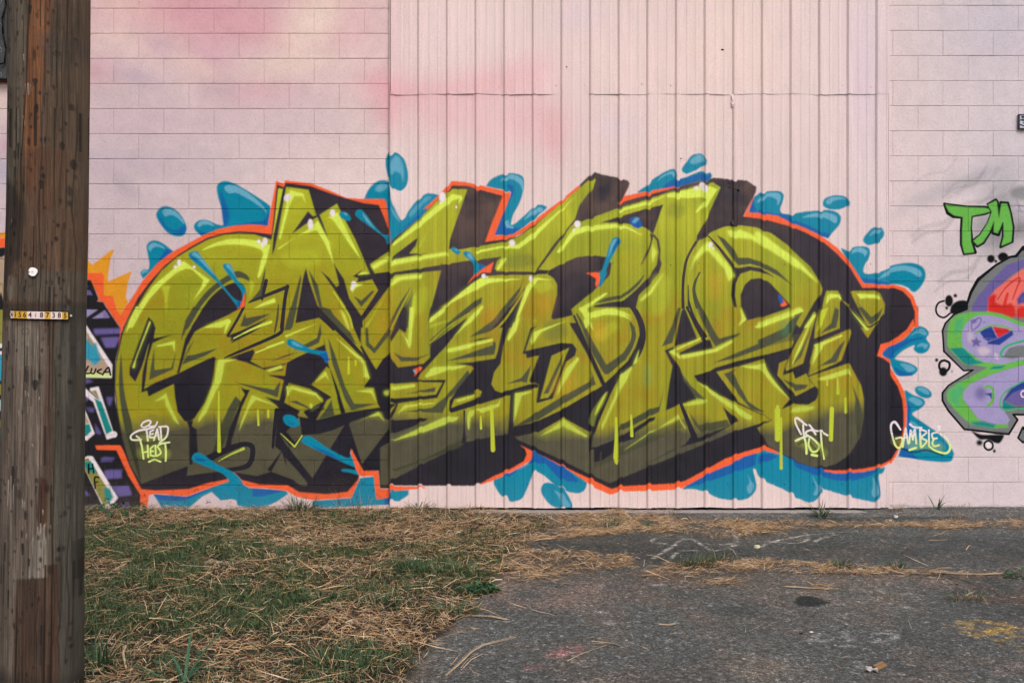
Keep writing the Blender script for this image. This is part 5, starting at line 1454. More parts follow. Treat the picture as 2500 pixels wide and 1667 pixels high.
def leafy(px, py, n, size, spread, label, zs=(.02, .09), col=(.04, .11, .05)):
    X, Y = ground_at(px, py); r = np.random.RandomState(int(px * 3 + py)); V, F, C = [], [], []
    for i in range(n):
        a = r.uniform(0, 6.283); d = r.rand() ** .6 * spread; c = np.array([math.cos(a) * d, math.sin(a) * d * .55, r.uniform(*zs) * (1.2 - d / spread * .7)])
        an = a + r.normal(0, .6); u = np.array([math.cos(an), math.sin(an), r.normal(-.1, .35)]); u /= np.linalg.norm(u); w = np.cross(u, (0, 0, 1)); w /= np.linalg.norm(w)
        s_ = size * r.uniform(.55, 1.15); up = np.cross(w, u); o = len(V)
        for (p, q, h) in ((-1, 0, 0), (-.45, .5, .12), (.3, .52, .12), (1.1, 0, -.15), (.3, -.52, .12), (-.45, -.5, .12)): V.append(c + u * p * s_ + w * q * s_ + up * h * s_)
        F += [(o, o+1, o+2, o+3), (o, o+3, o+4, o+5)]; cc = np.array(col) * r.uniform(.55, 1.4); C += [cc] * 6
        if r.rand() < .35:
            o = len(V); b = np.array([c[0] * .3, c[1] * .3, 0]); V += [b, b + (.002, 0, 0), c + (.001, 0, 0), c]; F.append((o, o+1, o+2, o+3)); C += [cc * .7] * 4
    me = np_mesh('weed', V, np.array(F), np.array(C)); me.materials.append(MAT_GREEN)
    o = link('weed', me); o.location = (X, min(Y, -.03), float(height(X, Y))); return tag(o, label, 'weed')
leafy(262, 1262, 130, .028, .42, 'leafy green weeds at the wall foot just right of the wooden pole', (.02, .14))
leafy(1178, 1444, 60, .022, .12, 'low bright green leafy weed on the asphalt at the right edge of the straw', (.01, .05))
leafy(1330, 1262, 10, .012, .05, 'tiny leafy weed in the straw band near the left end of the ledge', (.01, .03))
leafy(1578, 1287, 26, .016, .07, 'small round-leaved weed in the far straw band below the middle of the cladding', (.01, .04))
leafy(2490, 1410, 40, .018, .12, 'green leafy weed at the right end of the long crack', (.01, .06))
leafy(1205, 1388, 16, .014, .07, 'small dark leafy weed in straw left of the asphalt', (.01, .04))
tuft(733, 1252, 110, .17, .10, 'dense dark green grass tuft against the block wall under the teal paint', .0035, .05)
tuft(870, 1258, 40, .22, .16, 'sparse pale upright grass stalks before the teal paint left of the cladding', .002, .75, up=(1.0, 1.55))
tuft(1022, 1250, 34, .13, .10, 'short green tuft in straw at the left end of the metal cladding', .006, .3)
tuft(1150, 1252, 26, .10, .09, 'thin greyish grass sprigs by the dark rib at the cladding foot', .002, .5)
tuft(1320, 1286, 90, .075, .16, 'greyish green tuft at the left of the far straw band', .0024, .35)
tuft(1445, 1288, 22, .06, .05, 'very small green sprig in the far straw band', .0024, .3)
tuft(1490, 1284, 70, .085, .11, 'green tuft in the far straw band left of the leafy weed', .0024, .3)
tuft(1660, 1298, 60, .05, .17, 'flat olive tuft under the right part of the far straw band', .002, .4)
tuft(1500, 1252, 60, .085, .10, 'dry tuft against the ledge below the orange outline', .0018, .95)
tuft(1640, 1256, 40, .11, .07, 'dry yellow tuft standing on the ledge right of the middle', .0018, .8)
tuft(1680, 1385, 60, .11, .07, 'left and darker tuft of the pair in the middle crack', .0032, .12)
tuft(1712, 1382, 90, .12, .08, 'tallest dark green tuft in the middle crack', .0034, .1)
tuft(1755, 1372, 60, .10, .09, 'right tuft of the cluster in the middle crack', .003, .3)
tuft(2050, 1384, 70, .075, .08, 'small green tuft in the crack below the cladding corner', .0028, .2)
tuft(2185, 1388, 60, .07, .08, 'small green tuft in the crack right of the cladding corner', .0028, .2)
tuft(2365, 1462, 110, .055, .13, 'flat grey-green tuft on the asphalt near the right edge', .0022, .4)
tuft(2158, 1455, 30, .03, .07, 'thin flat sprig on pale worn asphalt', .002, .4)
tuft(2005, 1262, 46, .20, .05, 'spiky green grass tuft against the cladding foot near its right end', .006, .1, up=(.3, 1.3))
tuft(2288, 1250, 7, .15, .02, 'few upright green blades at the foot of the right block wall', .009, .0, up=(.7, 1.5))
tuft(2195, 1252, 50, .10, .12, 'brown withered tuft at the corner of cladding and block wall', .002, .75)
tuft(2345, 1246, 26, .05, .09, 'low dark sprig at the foot of the right block wall', .002, .5)
tuft(2420, 1284, 40, .04, .2, 'dark flattened sprig in the straw band at far right', .002, .5)
tuft(1005, 1388, 260, .075, .26, 'dense dark green grass clump in the middle of the straw', .0035, .03, (.040, .095, .045))
tuft(1075, 1400, 240, .08, .22, 'bright green grass clump near the asphalt edge', .0035, .03, (.05, .115, .045))
tuft(1105, 1500, 120, .10, .13, 'leaning green tuft beside the asphalt in the lower middle', .0035, .1)
tuft(930, 1480, 70, .10, .10, 'small dark tuft left of the lower middle asphalt edge', .0045, .1)
tuft(780, 1470, 70, .10, .10, 'dark narrow tuft in brown straw below the clump', .0045, .1)
tuft(830, 1632, 90, .11, .22, 'broad green tuft at the bottom edge left of the asphalt', .0045, .1)
tuft(390, 1320, 120, .10, .24, 'dark green tuft in the left of the grass', .003, .1)
tuft(560, 1395, 90, .08, .14, 'blue-green tuft in straw left of centre', .003, .05, (.038, .09, .05))
tuft(330, 1410, 110, .09, .22, 'wide green tuft right of the wooden pole', .003, .15)
tuft(240, 1630, 40, .20, .08, 'long pale green blades at the foot of the wooden pole', .006, .3)
# the big coarse weed at the bottom edge, each broad blade a part
X, Y = ground_at(448, 1672)
big = thing('coarse_grass', (X, Y, float(height(X, Y))), 'large coarse grass plant with broad green blades at the bottom edge right of the pole', 'grass plant')
rb = np.random.RandomState(77)
for (an, L_, pi_, be_, w_) in ((100, .27, .95, -.5, .013), (62, .34, .85, -.5, .012), (20, .30, .75, -.8, .011), (140, .20, 1.0, -.6, .012), (170, .26, .55, -.5, .011), (40, .22, .9, -.9, .010), (200, .20, .5, -.6, .010), (-20, .24, .5, -.5, .010), (250, .18, .6, -.5, .010), (300, .2, .7, -.8, .009), (75, .16, .5, -.3, .010), (120, .15, .6, -.5, .009)):
    V, F, C = blade_mesh(np.array([rb.normal(0, .01)]), np.array([rb.normal(0, .01)]), np.array([L_]), np.array([w_]), np.array([math.radians(an)]), np.array([pi_]), np.array([be_]), np.array([[.035, .105, .052]]) * rb.uniform(.8, 1.3), 8)
    me = np_mesh('blade', V, F, C, smooth=True); me.materials.append(MAT_GREEN); link('blade', me, big)

# ================================================================ litter and stalks
MAT_CARD = plain('card', (.27, .155, .08), .8, .2, 120, .4)
def curve_stalk(pts, r, label, name='straw_stalk', cat='straw', fray=0):
    V, F, C = [], [], []
    P = [Vector((*ground_at(a, b), h)) for a, b, h in pts]
    P = [Vector((p.x, p.y, p.z + float(height(p.x, p.y)) + r)) for p in P]
    o0 = P[0].copy()
    rr_ = random.Random(int(pts[0][0]))
    strandsl = [(0, 0, 0, r, 1.0)] + [(rr_.gauss(0, r * 2.4), rr_.gauss(0, r * 2.4), abs(rr_.gauss(0, r)), r * .55, rr_.uniform(.5, 1.2)) for _ in range(fray)]
    for (ox, oy, oz, rad, ln) in strandsl:
        q = [p + Vector((ox * (1 + i * .6), oy * (1 - i * .8), oz)) for i, p in enumerate(P)]
        base = len(V)
        for i, p in enumerate(q):
            t = (q[min(i + 1, len(q) - 1)] - q[max(i - 1, 0)]).normalized(); s_ = t.cross(Vector((0, 0, 1))).normalized(); u = s_.cross(t)
            rad_i = rad * (1 - .6 * i / (len(q) - 1))
            for kk in range(4):
                a = kk * math.pi / 2; V.append(p - o0 + (s_ * math.cos(a) * 1.6 + u * math.sin(a)) * rad_i); C.append(np.array([.56, .41, .27]) * rr_.uniform(.75, 1.15))
        for i in range(len(q) - 1):
            for kk in range(4): F.append((base + i*4 + kk, base + i*4 + (kk+1) % 4, base + (i+1)*4 + (kk+1) % 4, base + (i+1)*4 + kk))
    me = np_mesh(name, [tuple(v) for v in V], np.array(F), np.array(C), smooth=True); me.materials.append(MAT_STRAW)
    o = link(name, me); o.location = o0; return tag(o, label, cat)
curve_stalk([(1090, 1650, 0), (1120, 1625, .004), (1150, 1595, .006), (1180, 1580, .012), (1215, 1570, .01), (1260, 1556, .004)], .0013, 'thick dry straw bundle lying on the asphalt near the bottom centre', fray=6)
curve_stalk([(1130, 1632, 0), (1150, 1612, .003), (1178, 1598, .004)], .0022, 'thin pale stalk beside the thick straw bundle', fray=1)
curve_stalk([(1238, 1516, .002), (1200, 1512, .01), (1170, 1508, .006), (1120, 1500, .0)], .0018, 'frayed straw wisp where grass meets asphalt in the lower middle', fray=8)
curve_stalk([(1297, 1492, .002), (1320, 1500, .006), (1340, 1502, .004), (1358, 1506, .0)], .002, 'short straw twig on bare asphalt right of the grass', fray=0)
curve_stalk([(1385, 1617, .0), (1420, 1603, .006), (1480, 1582, .004)], .0018, 'long thin straw curving right of the pink paint mark', fray=1)
curve_stalk([(1445, 1570, .0), (1500, 1578, .004), (1528, 1588, .002)], .0016, 'thin straw arc below the asphalt middle', fray=1)
curve_stalk([(1610, 1530, .0), (1632, 1532, .003), (1650, 1526, .002)], .002, 'small crossed straws on asphalt at centre right', fray=3)
curve_stalk([(2270, 1396, .002), (2330, 1402, .006), (2400, 1404, .003), (2470, 1405, .008), (2476, 1413, .0)], .003, 'long knotted dry stem along the right end of the crack', fray=2)
curve_stalk([(1920, 1433, .001), (1980, 1438, .004), (2045, 1440, .001)], .0028, 'orange straw above the dark oil spot', fray=3)
curve_stalk([(365, 1522, .03), (400, 1525, .034), (440, 1528, .03)], .0034, 'pale straight straw lying on the grass right of the pole', fray=0)
curve_stalk([(415, 1580, .03), (450, 1565, .036), (482, 1550, .03)], .003, 'pale slanted straw above the coarse grass plant', fray=0)
curve_stalk([(305, 1590, .03), (300, 1610, .035), (308, 1650, .03)], .006, 'curled tan dead leaf in the grass by the pole', 'dead_leaf', 'dead leaf')
curve_stalk([(2280, 1307, .0), (2300, 1302, .003), (2315, 1292, .002)], .0015, 'thin straw sprig below the far straw band at right', fray=1)
curve_stalk([(2268, 1321, .0), (2310, 1320, .002)], .002, 'pale straw on far asphalt at right', fray=1)
def chip(px, py, sx, sy, sz, mat, label, name, cat, rot=0, tilt=0):
    X, Y = ground_at(px, py)
    def fn(bm):
        R = random.Random(int(px)); n = 7; top = []; bot = []
        for i in range(n):
            a = 6.283 * i / n; rr_ = .8 + .35 * R.random()
            top.append(bm.verts.new((sx * rr_ * math.cos(a), sy * rr_ * math.sin(a), sz + R.gauss(0, sz * .15)))); bot.append(bm.verts.new((sx * rr_ * 1.05 * math.cos(a), sy * rr_ * 1.05 * math.sin(a), 0)))
        bm.faces.new(top); bm.faces.new(bot[::-1])
        for i in range(n): bm.faces.new((bot[i], bot[(i+1) % n], top[(i+1) % n], top[i]))
    o = link(name, bm_mesh(name, fn, mat)); o.location = (X, Y, float(height(X, Y))); o.rotation_euler = (tilt, tilt * .5, rot); return tag(o, label, cat)
MAT_CREAM = plain('cream_leaf', (.72, .62, .38), .7, .2); MAT_PALE = plain('pale_scrap', (.75, .70, .68), .6, .3)
chip(1848, 1336, .019, .012, .016, MAT_CREAM, 'small cream yellow scrap on the asphalt beside the chalk lines', 'scrap', 'scrap', 0, .1)
chip(2186, 1264, .014, .014, .018, MAT_PALE, 'crumpled white scrap on asphalt near the cladding corner', 'paper_scrap', 'scrap', .4, .3)
chip(2174, 1270, .012, .006, .004, MAT_PALE, 'flat white fleck just below the crumpled scrap', 'paper_scrap', 'scrap', .2)
chip(1981, 1541, .010, .005, .003, MAT_PALE, 'small white fleck on asphalt below the dark oil spot', 'paper_scrap', 'scrap', .1)
chip(1955, 1546, .009, .006, .004, MAT_DARK, 'small dark pebble beside the white fleck', 'pebble', 'pebble')
chip(1200, 1456, .006, .004, .004, MAT_DARK, 'tiny dark pebble near the leafy weed', 'pebble', 'pebble')
chip(2337, 1424, .008, .006, .006, MAT_RUST, 'small brown pebble below the long crack at right', 'pebble', 'pebble')
X, Y = ground_at(2128, 1636)
MAT_CLEAR = plain('cloudy_plastic', (.42, .37, .36), .3, .5, 25, .3)
def wrap(bm):
    R = random.Random(3); n = 5; g_ = [[bm.verts.new((-.026 + .052 * i / n + R.gauss(0, .002), -.017 + .034 * j / n + R.gauss(0, .002), .004 + R.random() * .014)) for j in range(n + 1)] for i in range(n + 1)]
    for i in range(n):
        for j in range(n): bm.faces.new((g_[i][j], g_[i+1][j], g_[i+1][j+1], g_[i][j+1]))
o = link('plastic_scrap', bm_mesh('plastic_scrap', wrap, MAT_CLEAR)); o.location = (X, Y, float(height(X, Y))); o.rotation_euler = (0, 0, -.4)
tag(o, 'crumpled clear plastic scrap on the asphalt at the lower right', 'scrap')
X, Y = ground_at(2150, 1628)
def stick(bm):
    add_box(bm, -.034, .034, -.009, .009, .004, .012); add_box(bm, -.032, .03, .004, .014, .012, .020)
o = link('cardboard_strip', bm_mesh('cardboard_strip', stick, MAT_CARD)); o.location = (X, Y, float(height(X, Y))); o.rotation_euler = (0, -.08, math.radians(38))
tag(o, 'folded brown cardboard strip beside the plastic scrap', 'cardboard')

# ================================================================ wooden pole
PB = ground_at(100, 1677)                       # foot of the pole
PDEP = PB[1]; PD = DIST + PDEP
def pole_centre(z):
    py = 833.5 - (z - H0) * FP / PD
    pc = np.interp(py, [-3000, 0, 520, 760, 1200, 1667, 1700], [166, 121.5, 116.5, 111, 105, 99.5, 99]); return (pc - 1250) * PD / FP
def pole_rad(z):
    py = 833.5 - (z - H0) * FP / PD
    return np.interp(py, [-3000, 0, 520, 1200, 1700], [82, 91.5, 92.5, 95.5, 99]) * PD / FP
pz = np.concatenate([np.linspace(-.25, 3.0, 110), np.linspace(3.1, 8.5, 40)])
NA = 180; pr_ = np.random.RandomState(12)
ang = np.linspace(0, 2 * math.pi, NA, endpoint=False)
grain = np.convolve(np.tile(pr_.normal(0, 1, NA), 3), [.3, .5, .3], 'same')[NA:2*NA] * .0011
V = np.zeros((len(pz), NA, 3)); UV = np.zeros((len(pz), NA, 2))
slow = [pr_.normal(0, 1, NA) for _ in range(8)]
for j, z in enumerate(pz):
    gz = grain.copy()
    gz += np.roll(slow[int(z * 1.3) % 8], 0) * .00035
    for (u0, dep, z0, z1, drift) in ((-.05, .010, 1.9, 9, .03), (.24, .005, -.3, 1.6, -.02), (-.42, .004, .2, 2.2, .02), (.62, .006, -.3, 9, .01), (-.7, .003, .5, 9, .0), (.4, .005, 1.2, 2.4, .01), (.02, .004, -.3, 1.1, .02)):
        if z0 < z < z1:
            uc = u0 + drift * (z - 1.3) + .008 * math.sin(z * 5 + u0 * 9)
            u = np.sin(ang); front = np.cos(ang) > 0
            gz -= dep * np.exp(-((u - uc) / .014) ** 2) * front * min(1, (z - z0) * 5, (z1 - z) * 5)
    lump = .0025 * np.sin(ang * 2 + z * .7) + .0016 * np.sin(ang * 3 - z * 1.9)
    r = pole_rad(z) + gz + lump
    V[j, :, 0] = pole_centre(z) + r * np.sin(ang); V[j, :, 1] = PDEP - r * np.cos(ang); V[j, :, 2] = z
    UV[j, :, 0] = .5 + .5 * np.sin(ang) * .985; UV[j, :, 1] = 1 - (833.5 - (z - H0) * FP / PD) / 1700.0
pole = thing('utility_pole', (float(pole_centre(0)), PDEP, 0), 'weathered brown and grey wooden utility pole in the left foreground', 'utility pole')
V[:, :, 0] -= pole.location.x; V[:, :, 1] -= pole.location.y
jj = np.arange(len(pz) - 1)[:, None] * NA; aa = np.arange(NA)[None, :]; an_ = (aa + 1) % NA
F = np.stack([jj + aa, jj + an_, jj + NA + an_, jj + NA + aa], -1).reshape(-1, 4)
pme = np_mesh('trunk', V.reshape(-1, 3), F, uvs=UV.reshape(-1, 2), smooth=True)
def pole_paint():
    w, h = 200, 1700; SZ[:] = [w, h]; W = Wall(w, h); img = W.img
    Xp = np.arange(w)[None, :]; Yp = np.arange(h)[:, None]
    def stretched(cx, cy, seed): 
        a = vnoise(w, int(h / cy * cx) + 4, cx, seed); idx = (np.arange(h) * cx / cy).astype(int); return a[idx][:, :w]
    s1 = stretched(3.2, 150, 1); s2 = stretched(7, 260, 2); s3 = stretched(1.8, 60, 3); s4 = stretched(16, 90, 4)
    grey = lin((98, 87, 74)); brown = lin((112, 72, 50)); dark = lin((58, 46, 40)); slate = lin((76, 76, 70))
    img[:] = grey
    def zone(pts, col, al, soft=3.0, edge=1.0):
        m = poly_mask(P_(pts), soft)
        if m is None: return
        x0, y0, mm = m; hh_, ww_ = mm.shape; W.comp((x0, y0, mm * np.clip(.55 + s3[y0:y0+hh_, x0:x0+ww_] * .8, 0, 1)), lin(col) if isinstance(col, tuple) else col, al)
    # canvas x = photo px minus the pole's left edge, about 0..195
    zone('92,0 90,200 86,330 70,420 50,520 40,640 30,800 200,800 200,0', (92, 68, 52), .85, 6)
    zone('94,0 150,0 140,110 125,250 120,420 110,480 96,480 82,330 90,150', (122, 78, 50), .85, 5)
    zone('150,0 200,0 200,500 150,520 140,250', (88, 72, 58), .8, 8)
    zone('120,110 200,110 200,150 160,200 130,180', (76, 66, 60), .6, 8)
    zone('90,385 175,370 180,430 160,520 120,540 90,470', (90, 62, 46), .7, 8)
    zone('5,430 60,470 90,520 85,640 60,650 40,740 5,760', (54, 44, 38), .9, 10)
    zone('85,560 165,540 170,665 130,670 85,650', (96, 72, 56), .7, 8)
    zone('86,668 200,665 200,740 150,745 90,738 78,720', (92, 84, 73), .75, 9)
    zone('42,680 56,676 66,690 64,728 54,738 44,730 38,710', (112, 100, 86), .95, 1.5)
    zone('60,690 84,690 84,735 64,730', (90, 80, 70), .8, 2)
    zone('0,742 200,742 200,782 0,782', (52, 44, 38), .75, 6)
    zone('0,785 140,785 150,900 140,1100 135,1240 150,1388 85,1390 75,1667 0,1667', (112, 98, 88), .9, 4)
    zone('66,808 80,796 120,796 132,812 130,900 80,900', (128, 116, 104), .6, 4)
    zone('140,745 160,745 158,900 162,1100 150,1300 140,1300 138,1000 146,860', (78, 54, 42), .7, 4)
    zone('162,745 200,745 200,1700 170,1700 162,1300', (72, 70, 64), .8, 8)
    zone('135,1150 150,1160 150,1260 138,1290 128,1240', (66, 40, 30), .8, 2)
    zone('118,1300 148,1260 150,1389 112,1389', (136, 126, 114), .9, 1.5)
    zone('84,1391 150,1388 152,1520 150,1700 78,1700 80,1500', (68, 48, 38), .9, 2.5)
    zone('150,1360 172,1360 172,1700 150,1700', (76, 48, 36), .8, 4)
    zone('0,1600 200,1640 200,1700 0,1700', (44, 38, 34), .7, 20)
    img *= (.30 + .50 * s1 + .42 * s3 + .2 * s2)[..., None]
    img *= (.86 + .3 * s4)[..., None]
    crack = np.clip((.27 - s1) * 9, 0, 1) * np.clip((s2 - .35) * 4, 0, 1)
    a = crack[..., None] * .75; img[:] = img * (1 - a) + lin((26, 22, 20)) * a
    rr = np.random.RandomState(4)
    for k_ in range(330):                     # gaff marks and knots
        x, y = rr.uniform(6, 192), rr.uniform(0, 1700)
        if y > 760 and rr.rand() < .35: continue
        hh_ = rr.uniform(3, 8); ww_ = rr.uniform(1.4, 3.4)
        if rr.rand() < .14: hh_ *= 1.9; ww_ *= 1.6
        W.comp(poly_mask(catmull([(x, y - hh_), (x + ww_, y - hh_ * .2), (x + ww_ * .5, y + hh_), (x - ww_ * .6, y + hh_ * .7), (x - ww_, y - hh_ * .3)], True, 4), 1.4), lin((30, 24, 20)), rr.uniform(.45, .92))
    for k_ in range(30):                      # long drying cracks
        x = rr.uniform(6, 194); y = rr.uniform(-300, 1500); l_ = rr.uniform(150, 700); q_ = [(x + 2.2 * math.sin(t * 1.3 + k_) + t * rr.normal(0, .25), y + l_ * t / 8) for t in range(9)]
        W.comp(line_mask(q_, [.6 + 1.3 * math.sin(3.14 * t / 8) for t in range(9)], 1.2), lin((28, 23, 20)), rr.uniform(.4, .85))
    for (x, y, w_, h_) in ((112, 222, 12, 10), (30, 240, 7, 26), (30, 275, 8, 12), (70, 370, 7, 34), (96, 48, 9, 14), (128, 460, 12, 12), (50, 835, 8, 26), (122, 930, 14, 14), (70, 1130, 9, 40), (48, 1310, 8, 40), (60, 1420, 8, 40), (98, 1310, 7, 22), (114, 1345, 6, 14), (96, 690, 5, 16), (93, 708, 7, 8), (166, 682, 5, 16)):
        W.comp(line_mask([(x, y), (x, y + h_)], [w_, w_ * .6], 2), lin((34, 30, 28)), .85)
    for (x, y, l) in ((88, 230, 30), (94, 228, 26), (100, 232, 22), (84, 305, 26), (82, 160, 14), (20, 150, 22), (56, 1160, 60), (64, 1150, 80), (72, 1170, 60), (60, 1190, 50), (96, 1205, 18), (100, 1210, 14), (108, 1285, 10), (138, 1262, 22), (132, 1270, 14), (100, 950, 12), (106, 955, 8), (132, 965, 6), (84, 995, 12), (118, 1075, 5), (52, 1090, 8), (16, 1625, 14), (142, 1230, 10), (8, 540, 14)):
        m_ = line_mask([(x, y), (x + rr.normal(0, 1), y + l)], [2.6, 1.2], 1.6)
        W.comp(m_, lin((176, 164, 150)), .6)
    m_ = line_mask([(96, 10), (92, 120), (90, 230), (84, 330), (78, 420)], [5, 5, 4, 3, 2], 2); W.comp(m_, lin((30, 24, 20)), .85)
    m_ = line_mask([(96, 780), (97, 900), (94, 960), (90, 1250)], [2.5, 3, 2, 1.5], 1.5); W.comp(m_, lin((36, 30, 26)), .8)
    m_ = line_mask([(148, 1360), (147, 1700)], [3, 4], 1.5); W.comp(m_, lin((24, 20, 18)), .85)
    W.comp(line_mask(catmull([(88, 808), (96, 802), (106, 806), (104, 816), (92, 816), (88, 808)], False), [2] * 40, 1.2), lin((70, 62, 56)), .7)
    return W.img
pole_img = new_image('pole_wood', pole_paint())
k = Mat('pole_wood', .82, .22)
uvn = k.node('ShaderNodeUVMap'); uvn.uv_map = 'UVMap'
tx = k.node('ShaderNodeTexImage', image=pole_img, extension='EXTEND'); k.link(uvn.outputs[0], tx.inputs[0])
tc = k.node('ShaderNodeTexCoord'); st = k.vscale(tc.outputs['Object'], (1, 1, .035)); fine = k.noise(st, 320, 4, .65); fine2 = k.noise(tc.outputs['Object'], 260, 3, .7)
c = k.mulcol(tx.outputs[0], k.ramp(fine, [(.3, .5), (.48, .95), (.75, 1.35)]), amount=.9); c = k.mulcol(c, k.ramp(fine2, [(.3, .72), (.7, 1.25)]), amount=.6)
k.link(c, k.b.inputs['Base Color']); k.link(k.bump(fine, .9, .004), k.b.inputs['Normal'])
pme.materials.append(k.m)
link('trunk', pme, pole)
def on_pole(px, py, out=.0):
    """point on the pole's front and its turn about z"""
    z = H0 - (py - 833.5) * (PD - .14) / FP
    r = float(pole_rad(z)) + .002; c_ = float(pole_centre(z))
    d = PD - .12
    for _ in range(5):
        x = (px - 1250) * d / FP; s_ = max(-.999, min(.999, (x - c_) / r)); a = math.asin(s_); d = PD - r * math.cos(a)
        z = H0 - (py - 833.5) * d / FP
    return Vector((c_ + (r + out) * math.sin(a) - pole.location.x, -(r + out) * math.cos(a), z)), a
MAT_TY = plain('yellow_tile', (.62, .36, .045), .5, .3, 200, .12); MAT_TW = plain('white_tile', (.76, .62, .58), .5, .3, 200, .08); MAT_INK = plain('tile_ink', (.09, .03, .025), .6, .2)
strip = bpy.data.objects.new('number_strip', None)
def strip_mesh():
    V, F = [], []
    n = 16
    for i in range(n + 1):
        px = 27 + (165 - 27) * i / n; py = 768 + 3.0 * i / n
        for dy in (-11.5, 11.5):
            p, a = on_pole(px, py + dy, .0025); V.append(tuple(p))
    for i in range(n): F.append((2*i, 2*i+1, 2*i+3, 2*i+2))
    me = np_mesh('number_strip', V, np.array(F)); me.materials.append(MAT_DARK); return me
strip = link('number_strip', strip_mesh(), pole)
strip.modifiers.new('thickness', 'SOLIDIFY').thickness = .002
digits = [('4', 30, 36, 0), ('1', 36.5, 46, 1), ('5', 46, 57, 1), ('6', 57, 68.5, 1), ('4', 68.5, 82, 0), ('', 82, 95, 0), ('8', 95, 109, 0), ('7', 109, 123, 1), ('3', 123, 136.5, 0), ('8', 136.5, 149.5, 0), ('5', 149.5, 162, 1)]
for ch, a0, a1, yel in digits:
    pxc = (a0 + a1) / 2; pyc = 768 + 3.0 * (pxc - 27) / 138
    p, a = on_pole(pxc, pyc, .006); p0, _ = on_pole(a0, pyc, .006); p1, _ = on_pole(a1, pyc, .006)
    w = (p1 - p0).length * .985; h = 17.6 * (PD - .14) / FP
    def tile(bm): add_box(bm, -w/2, w/2, -.0016, .0016, -h/2, h/2)
    o = link('digit_tile', bm_mesh('digit_tile', tile, MAT_TY if yel else MAT_TW), strip)
    rot = Matrix.Rotation(a, 4, 'Z'); o.matrix_local = Matrix.Translation(p) @ rot
    cu = bpy.data.curves.new('t', 'FONT'); cu.body = ch if ch else 'NOTE'; cu.size = .0275 if ch else .0062; cu.offset = .0007 if ch else 0; cu.align_x = 'CENTER'; cu.align_y = 'CENTER'; cu.extrude = .0004
    to = bpy.data.objects.new('t', cu); COL.objects.link(to); bpy.context.view_layer.update()
    me = bpy.data.meshes.new_from_object(to.evaluated_get(bpy.context.evaluated_depsgraph_get())); bpy.data.objects.remove(to)
    xs_ = [v.co.x for v in me.vertices]; cx_ = (max(xs_) + min(xs_)) / 2; wid = max(xs_) - min(xs_)
    sx = min(.86 if ch else 1, w * .74 / max(wid, 1e-4))
    for v in me.vertices:
        X_, Z_ = (v.co.x - cx_) * sx, v.co.y
        if not ch: X_, Z_ = -v.co.y, v.co.x
        v.co = Vector((X_, -.0021 - v.co.z, Z_))
    bm = bmesh.new(); bm.from_mesh(me); bm.from_mesh(o.data)
    nf = len(me.polygons)
    bm.faces.ensure_lookup_table()
    for i, f in enumerate(bm.faces): f.material_index = 1 if i < nf else 0
    bm.to_mesh(o.data); bm.free(); o.data.materials.append(MAT_INK)
MAT_NAIL = plain('nail_zinc', (.55, .54, .52), .35, .6)
def nail(px, py, s_, name='nail', out=.003, mat=MAT_NAIL):
    p, a = on_pole(px, py, out)
    me = bm_mesh(name, lambda bm: bmesh.ops.create_uvsphere(bm, u_segments=10, v_segments=6, radius=s_), mat, True)
    o = link(name, me, pole); o.location = p; o.scale = (1, .5, 1); o.rotation_euler = (0, 0, a); return o
nail(167.5, 771, .0050); nail(28.5, 768, .0045, out=.004)
# bright reflective disc, notched by its nail
k = Mat('reflector', .25, .8, (.9, .86, .82)); k.b.inputs['Coat Weight'].default_value = .6; MAT_REFL = k.m
p, a = on_pole(82, 664, .004)
def refl(bm):
    pts_ = [(-.013, .011), (-.007, .0165), (.002, .0165), (.011, .013), (.0165, .006), (.0155, -.002), (.0115, -.009), (.006, -.0155), (-.004, -.0165), (-.012, -.012), (-.0165, -.006), (-.010, -.001), (-.0165, .003)]
    f = bm.faces.new([bm.verts.new((x_, 0, z_)) for x_, z_ in pts_[::-1]])
    r_ = bmesh.ops.extrude_face_region(bm, geom=[f]); bmesh.ops.translate(bm, vec=(0, -.004, 0), verts=[v for v in r_['geom'] if isinstance(v, bmesh.types.BMVert)])
o = link('reflector', bm_mesh('reflector', refl, MAT_REFL), pole); o.location = p; o.rotation_euler = (0, 0, a)
n_ = nail(81, 663, .003, out=.010)
def hook(bm):
    pts_ = [Vector((0, 0, 0)), Vector((.006, -.010, .004)), Vector((.008, -.014, -.006)), Vector((.006, -.012, -.016))]
    for a_, b_ in zip(pts_, pts_[1:]):
        d_ = b_ - a_; m_ = Matrix.Translation((a_ + b_) / 2) @ d_.to_track_quat('Z', 'Y').to_matrix().to_4x4()
        bmesh.ops.create_cone(bm, cap_ends=True, segments=6, radius1=.002, radius2=.002, depth=d_.length * 1.15, matrix=m_)
p, a = on_pole(28, 540, 0); o = link('wire_staple', bm_mesh('wire_staple', hook, MAT_GALV), pole); o.location = p

# ================================================================ steel rack on the wall, behind the pole's upper left
rack = thing('steel_rack', (wx(-15), -.03, wz(70)), 'dark perforated steel cable rack with cup insulators on the wall left of the pole', 'cable rack')
def rl(px, py): return wx(px) - rack.location.x, wz(py) - rack.location.z
def plate(bm):
    x0, z0 = rl(-70, 200); x1, z1 = rl(29, -170); add_box(bm, x0, x1, .0, .045, z0, z1)
link('back_plate', bm_mesh('back_plate', plate, MAT_RUST), rack)
def chan(bm):
    x0, z0 = rl(-6, 196); x1, z1 = rl(22, -160); add_box(bm, x0, x1, -.022, -.002, z0, z1); add_box(bm, x1 + .001, x1 + .008, -.03, -.002, z0, z1); add_box(bm, x0 - .008, x0 - .001, -.03, -.002, z0, z1)
link('channel', bm_mesh('channel', chan, MAT_GALV), rack)
MAT_RIM = plain('slot_rim', (.32, .31, .29), .4, .6, 60, .3)
